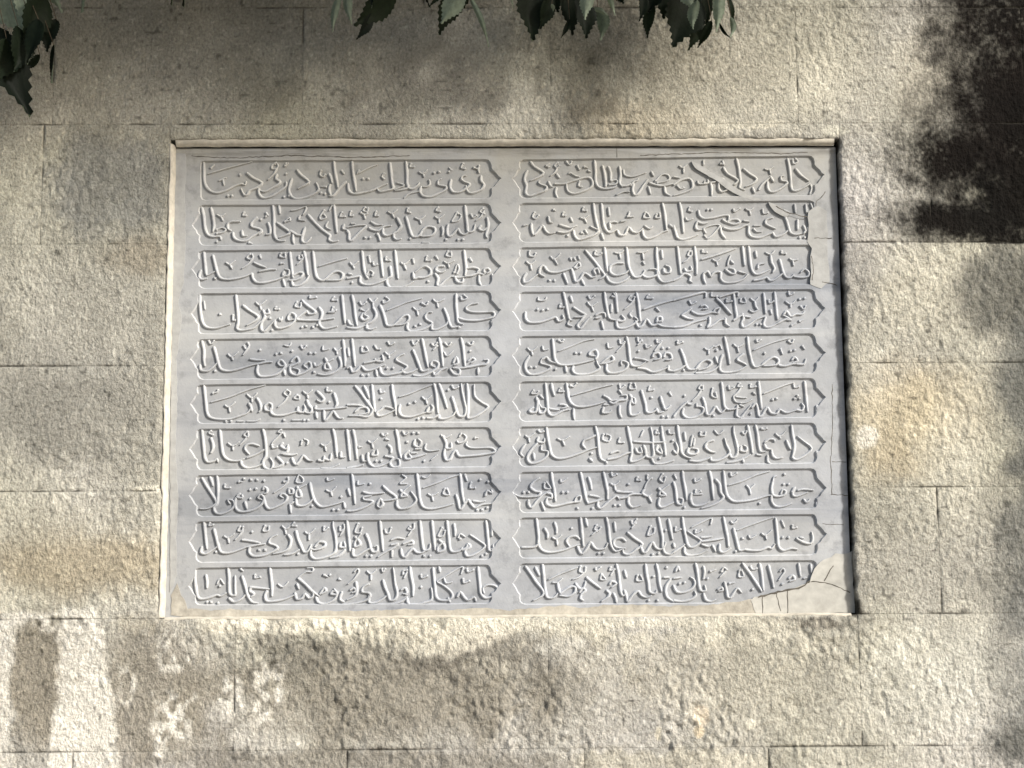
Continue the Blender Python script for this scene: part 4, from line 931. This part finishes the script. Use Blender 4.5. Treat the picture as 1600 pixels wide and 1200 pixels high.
def crack(pts, w=0.5, y=YS, lift=0.0016):
    vs, fs = [], []
    pp = []
    for (a, b_), (c_, d_) in zip(pts, pts[1:]):
        n_ = max(2, int(math.hypot(c_ - a, d_ - b_) / 5))
        for k in range(n_): pp.append((a + (c_ - a) * k / n_ + random.uniform(-.8, .8), b_ + (d_ - b_) * k / n_ + random.uniform(-.8, .8)))
    pp.append(pts[-1])
    q = [W(*p, y) for p in pp]
    for i, p in enumerate(q):
        t = (q[min(i + 1, len(q) - 1)] - q[max(i - 1, 0)]).normalized(); nrm = Vector((-t.z, 0, t.x))
        hw = w * PXM * random.uniform(0.5, 1.2)
        for s_, yy in ((-1, -lift + 0.0002), (0, -lift - 0.0003), (1, -lift + 0.0002)):
            vs.append(loc((p.x + nrm.x * hw * s_, y + yy, p.z + nrm.z * hw * s_)))
    for i in range(len(q) - 1):
        for j in range(2):
            a = i * 3 + j; fs.append(face_out4((a, a + 3, a + 4, a + 1), vs))
    return mesh('hairline_crack', vs, fs, plaque, M_crack)
crack([(1266, 909), (1275, 909), (1288, 910), (1310, 917), (1328, 926)], 0.8, lift=0.0027)
crack([(1184, 933), (1200, 929), (1216, 925), (1232, 922), (1247, 919), (1258, 914), (1265, 908)], 1.6, lift=0.0026)
crack([(1288, 908), (1294, 896), (1302, 884)], 0.7, lift=0.0027)
crack([(1191, 932), (1192, 948), (1191, 961)], 0.6, lift=0.0027); crack([(1230, 922), (1231, 942), (1230, 960)], 0.7, lift=0.0027)
crack([(1213, 927), (1216, 944), (1220, 955)], 0.6, lift=0.0027)
crack([(1300, 600), (1301, 660), (1298, 720), (1300, 772)], 0.6, lift=0.0003); crack([(1301, 722), (1322, 722)], 0.6, lift=0.0003)
crack([(1298, 772), (1326, 774)], 0.6, lift=0.0003); crack([(1285, 818), (1318, 820)], 0.5, lift=0.0003)
crack([(1273, 372), (1300, 372)], 0.6, lift=0.0012); crack([(1284, 440), (1308, 446)], 0.6, lift=0.0012); crack([(1268, 400), (1271, 420), (1269, 438)], 0.7, lift=0.0012)
crack([(1290, 300), (1284, 308), (1276, 314), (1275, 322)], 0.7, lift=0.0003); crack([(963, 232), (964, 246)], 0.7, lift=0.0003)
crack([(1212, 322), (1228, 331), (1250, 337), (1272, 341)], 0.8, lift=0.0006)
crack([(300, 244), (360, 247), (450, 243), (560, 246), (640, 243)], 0.9, lift=0.0003); crack([(1000, 243), (1120, 238), (1220, 240), (1262, 238)], 0.8, lift=0.0003)

# ------------------------------------------------------------------ hanging foliage
def leaf_mesh(name, L, wd, roll, curl, p0, p1, tocam, seed):
    """serrated pointed leaf from p0 to p1; roll turns it about its midrib"""
    rnd = random.Random(seed)
    ax = (p1 - p0); L = ax.length; ax.normalize()
    sv = ax.cross(tocam).normalized()
    nv = sv.cross(ax).normalized()
    R_ = Matrix.Rotation(math.radians(roll), 3, ax)
    sv = R_ @ sv; nv = R_ @ nv
    N = 22
    vs, fs = [], []
    bend = rnd.uniform(-0.12, 0.12)
    for i in range(N + 1):
        t = i / N
        prof = math.sin(math.pi * min(1, t ** 0.78)) ** 0.75 if 0 < t < 1 else 0
        if t > 0.62: prof *= 1 - 0.62 * ((t - 0.62) / 0.38) ** 0.7
        c = p0 + ax * (L * t) + nv * (curl * L * math.sin(math.pi * t)) + sv * (bend * L * math.sin(math.pi * t))
        hw = wd * 0.5 * prof
        tooth = (0.045 if i % 2 else -0.02) * wd * (1 if 0 < i < N else 0)
        fold = 0.22
        for s_ in (-1, -0.5, 0, 0.5, 1):
            o_ = (hw + (tooth if abs(s_) == 1 else 0)) * s_
            q = c + sv * o_ + nv * (abs(o_) * fold + (0.06 * wd * math.sin(5 * t + s_ * 2) if s_ else -0.004))
            if abs(s_) == 1: q = q + ax * (0.022 * L if i % 2 else 0)
            vs.append(q)
    for i in range(N):
        for j in range(4):
            a = i * 5 + j
            fs.append((a, a + 1, a + 6, a + 5))
    return vs, fs
def tube(vs, fs, pts, r0, r1, m_=6):
    k0 = len(vs)
    for i, p in enumerate(pts):
        t = (pts[min(i + 1, len(pts) - 1)] - pts[max(i - 1, 0)]).normalized()
        a = t.orthogonal().normalized(); b_ = t.cross(a)
        r = r0 + (r1 - r0) * i / (len(pts) - 1)
        for k in range(m_):
            an = 2 * math.pi * k / m_
            vs.append(p + a * r * math.cos(an) + b_ * r * math.sin(an))
    for i in range(len(pts) - 1):
        for k in range(m_):
            a = k0 + i * m_ + k; b_ = k0 + i * m_ + (k + 1) % m_
            fs.append((a, b_, b_ + m_, a + m_))
# base px, tip px, width px, roll deg, curl, flipped(pale side, painted as lit, towards us)
BR = [
 ('leafy spray of broad dark leaves hanging in the upper left corner', -0.20, (-30, -260), [
  (-30, -40, 38, 63, 62, 15, .05, 2), (52, -45, 35, 42, 34, -20, .03, 2), (40, -35, 97, 20, 26, 30, .04, 2), (-45, 25, 47, 182, 66, -35, .08, 0),
  (66, -15, 34, 72, 44, -30, .06, 0), (28, 40, 22, 112, 34, -35, .05, 0), (60, 30, 42, 100, 26, 40, .08, 0), (88, 30, 74, 82, 26, 20, .04, 0), (84, 70, 80, 130, 6, 60, .03, 0), (62, 85, 40, 110, 12, 10, .0, 0), (108, -60, 128, 20, 12, 55, .08, 1), (10, 60, -20, 130, 40, -20, .05, 0)]),
 ('thin bare twig tip with two tiny leaves left of the top centre', -0.15, (300, -200), [(296, -90, 287, 11, 22, 40, .05, 0), (300, -60, 268, 9, 14, 40, 0.05, 0)]),
 ('pair of narrow drooping leaves beside a black pointed leaf at the top', -0.16, (560, -260), [
  (532, -12, 520, 50, 12, 20, .05, 2), (546, -30, 550, 38, 15, 25, .06, 2), (620, -32, 552, 40, 38, -30, -.06, 0), (582, 20, 556, 62, 15, -20, .08, 0), (574, -20, 580, 12, 10, 20, 0, 0)]),
 ('spray with a pale upturned leaf and a curled bright leaf at the top centre', -0.16, (710, -260), [
  (722, -22, 689, 37, 32, 10, .04, 1), (738, -20, 686, 55, 34, -30, -.16, 0), (733, -6, 764, 74, 9, 20, -.10, 1), (700, -28, 670, 11, 12, 10, .02, 0), (795, -20, 802, 13, 4, 10, 0, 1), (655, -70, 672, 12, 12, 30, 0.05, 0)]),
 ('cluster of broad black leaves with pale ones between, right of the top centre', -0.16, (880, -260), [
  (838, -30, 832, 64, 52, -25, .05, 0), (862, -12, 843, 46, 22, -30, .06, 0), (885, -28, 894, 56, 30, -25, .05, 0), (903, -6, 915, 61, 30, -30, .05, 0), (926, -25, 914, 31, 22, 15, .04, 1),
  (934, 12, 938, 63, 20, 25, .04, 2), (944, -16, 961, 24, 9, 30, .05, 1), (925, 14, 950, 24, 8, 20, .02, 2), (862, 6, 864, 18, 6, 10, 0, 1), (890, 30, 876, 60, 8, 10, 0, 0), (870, -30, 872, 20, 30, -15, 0, 0)]),
 ('dense dark leaf tuft with silvery leaves at its right side, rightmost at the top', -0.16, (1070, -260), [
  (1000, -22, 998, 34, 15, -20, .04, 0), (1020, 6, 1012, 60, 18, 20, .03, 0), (1075, -22, 1050, 74, 62, -20, .05, 0), (1098, 26, 1075, 79, 19, -30, .05, 0), (1072, -30, 1082, 14, 26, 10, .04, 1), (1090, 0, 1083, 46, 17, 10, .04, 1),
  (1122, -25, 1119, 50, 19, 12, .03, 1), (1112, 32, 1090, 75, 14, 20, .05, 0), (1104, -30, 1104, 46, 18, -25, .04, 0), (1134, -12, 1144, 42, 8, -40, .16, 0), (1142, 26, 1141, 58, 9, 30, .12, 1), (1124, 36, 1143, 60, 5, 20, .03, 0), (1050, -30, 1036, 30, 40, -20, .02, 0), (1030, -25, 1012, 20, 26, 20, .02, 0), (965, -25, 975, 6, 20, 20, .02, 0)]),
]
sd = 0
for lab, yb, root, leaves in BR:
    rp = P(root[0], root[1], yb)
    t_ = thing('hanging_spray', lab, 'foliage', rp, 'leaf sprays hanging over the wall')
    vs, fs = [], []
    hubs = []
    for k, lf in enumerate(leaves):
        bx, by, tx, ty, wd, roll, curl, kind = lf
        dy = random.Random(sd).uniform(-0.05, 0.04)
        if kind == 1: dy -= 0.05
        p0 = P(bx, by, yb + dy); p1 = P(tx, ty, yb + dy + random.Random(sd + 5).uniform(-0.02, 0.03))
        tc = (CAM - p0).normalized()
        sc_px = (P(100, 0, yb) - P(0, 0, yb)).length / 100
        rl = roll if kind != 1 else roll + 180
        if kind == 2: rl = roll + 180
        lv, lf_ = leaf_mesh('leaf', 0, wd * sc_px / max(0.35, abs(math.cos(math.radians(roll)))), rl, curl, p0, p1, tc, sd)
        mesh('leaf', [v - rp for v in lv], lf_, t_, M_leaf, True)
        midp = (p0 + rp) / 2 + Vector((random.Random(sd).uniform(-.03, .03), 0, -0.02))
        tube(vs, fs, [rp, rp.lerp(midp, .5), midp, midp.lerp(p0, .6) + Vector((0, 0, .01)), p0], 0.0026, 0.0009)
        sd += 11
    mesh('stem', [v - rp for v in vs], fs, t_, M_bark, True)

# leafy boughs above and in front of the wall, outside the picture; they throw the shade
def bough(label, pts_, ang, group):
    r_ = np.random.RandomState(int(abs(pts_[0][0]) * 1000) % 9999)
    c0 = np.mean(pts_, axis=0)
    t_ = thing('leafy_bough', label, 'bough', tuple(c0), group)
    n_ = len(pts_)
    a = r_.normal(size=(n_, 3)); a[:, 2] -= 0.9; a /= np.linalg.norm(a, axis=1)[:, None]
    b_ = np.cross(a, r_.normal(size=(n_, 3))); b_ /= np.linalg.norm(b_, axis=1)[:, None]
    L = r_.uniform(0.07, 0.13, n_)[:, None]; Wd = L * 0.27
    nv = np.cross(a, b_)
    q = [pts_, pts_ + a * L * 0.3 + b_ * Wd, pts_ + a * L * 0.65 + b_ * Wd * 0.7, pts_ + a * L - nv * L * 0.1, pts_ + a * L * 0.65 - b_ * Wd * 0.7, pts_ + a * L * 0.3 - b_ * Wd, pts_ + a * L * 0.4 - nv * L * 0.08]
    V = np.stack(q, 1).reshape(-1, 3) - c0
    F = []
    for k in range(n_):
        o_ = k * 7
        F += [(o_, o_ + 1, o_ + 6), (o_ + 1, o_ + 2, o_ + 6), (o_ + 2, o_ + 3, o_ + 6), (o_ + 3, o_ + 4, o_ + 6), (o_ + 4, o_ + 5, o_ + 6), (o_ + 5, o_, o_ + 6)]
    o = mesh('foliage', V.tolist(), F, t_, M_leaf); o['kind'] = 'stuff'
    return t_, c0
def shade_density(px, py):
    a = np.exp(-((px - 280) / 600) ** 2 - ((np.minimum(py, 900) - 10) / 200) ** 2 * np.where(py > 20, 1, 0))
    b_ = 0.0 * np.exp(-((px - 60) / 300) ** 2 - ((py - 420) / 330) ** 2)
    c_ = 0.6 * np.exp(-((px - 940) / 160) ** 2 - ((py - 40) / 70) ** 2)
    d_ = 0.0 * np.exp(-((px - 420) / 300) ** 2 - ((py - 330) / 160) ** 2)
    return np.clip(np.maximum(np.maximum(a * 0.62, b_), np.maximum(c_, d_)), 0, 1)
rr_ = np.random.RandomState(12)
N_S = 15000
px_ = rr_.uniform(-500, 1250, N_S); py_ = rr_.uniform(-420, 900, N_S)
keep = (rr_.uniform(size=N_S) < shade_density(px_, py_)) & (py_ < 330)
px_, py_ = px_[keep], py_[keep]
wp = np.array([tuple(P(a, b_)) for a, b_ in zip(px_, py_)])
dd = rr_.uniform(2.0, 3.4, len(wp))
cp = wp + np.array(SUN)[None, :] * dd[:, None] + rr_.normal(size=(len(wp), 3)) * 0.03
qx, qy = proj(cp)
okk = (qy < -110) | (qx < -150) | (qx > 1750)
cp = cp[okk]
third = np.argsort(cp[:, 0])
chunks = np.array_split(third, 3)
blabs = ['leafy bough hanging beyond the top left corner, outside the view', 'leafy bough hanging above the slab, outside the view', 'leafy bough hanging up to the right, outside the view']
for ch, lb in zip(chunks, blabs):
    t_, c0 = bough(lb, cp[ch], 0, 'boughs above the view')
    vs, fs = [], []
    top_ = Vector((c0[0], c0[1], 5.2))
    sub = cp[ch][rr_.choice(len(ch), 26)]
    for s_ in sub:
        s_ = Vector(s_); m_ = (s_ + top_) / 2 + Vector((0, 0, 0.35))
        tube(vs, fs, [top_, top_.lerp(m_, .5) + Vector((0, 0, .1)), m_, m_.lerp(s_, .6), s_], 0.012, 0.002, 5)
    mesh('branch', [v - Vector(c0) for v in vs], fs, t_, M_bark, True)
# dense curtain of leaves over the head of the wall
cp2 = np.stack([rr_.uniform(-1.9, 0.75, 2600), -rr_.uniform(0.02, 0.30, 2600), rr_.uniform(3.05, 3.85, 2600)], 1)
qx, qy = proj(cp2)
dens_ok = rr_.uniform(size=len(cp2)) < 0.6 * np.clip(1.15 - (cp2[:, 0] + 0.2) / 1.0, 0.15, 1)
cp2 = cp2[(qy < -110) & dens_ok]
t_, c0 = bough('leafy mass hanging over the head of the wall, outside the view', cp2, 0, 'boughs above the view')
vs, fs = [], []
for k in range(14):
    a = Vector((-1.8 + k * 0.19, -0.05, 4.0)); s_ = Vector(cp2[rr_.randint(len(cp2))])
    tube(vs, fs, [a, a.lerp(s_, .4) + Vector((0, -.1, .05)), a.lerp(s_, .75), s_], 0.008, 0.002, 5)
mesh('branch', [v - Vector(c0) for v in vs], fs, t_, M_bark, True)
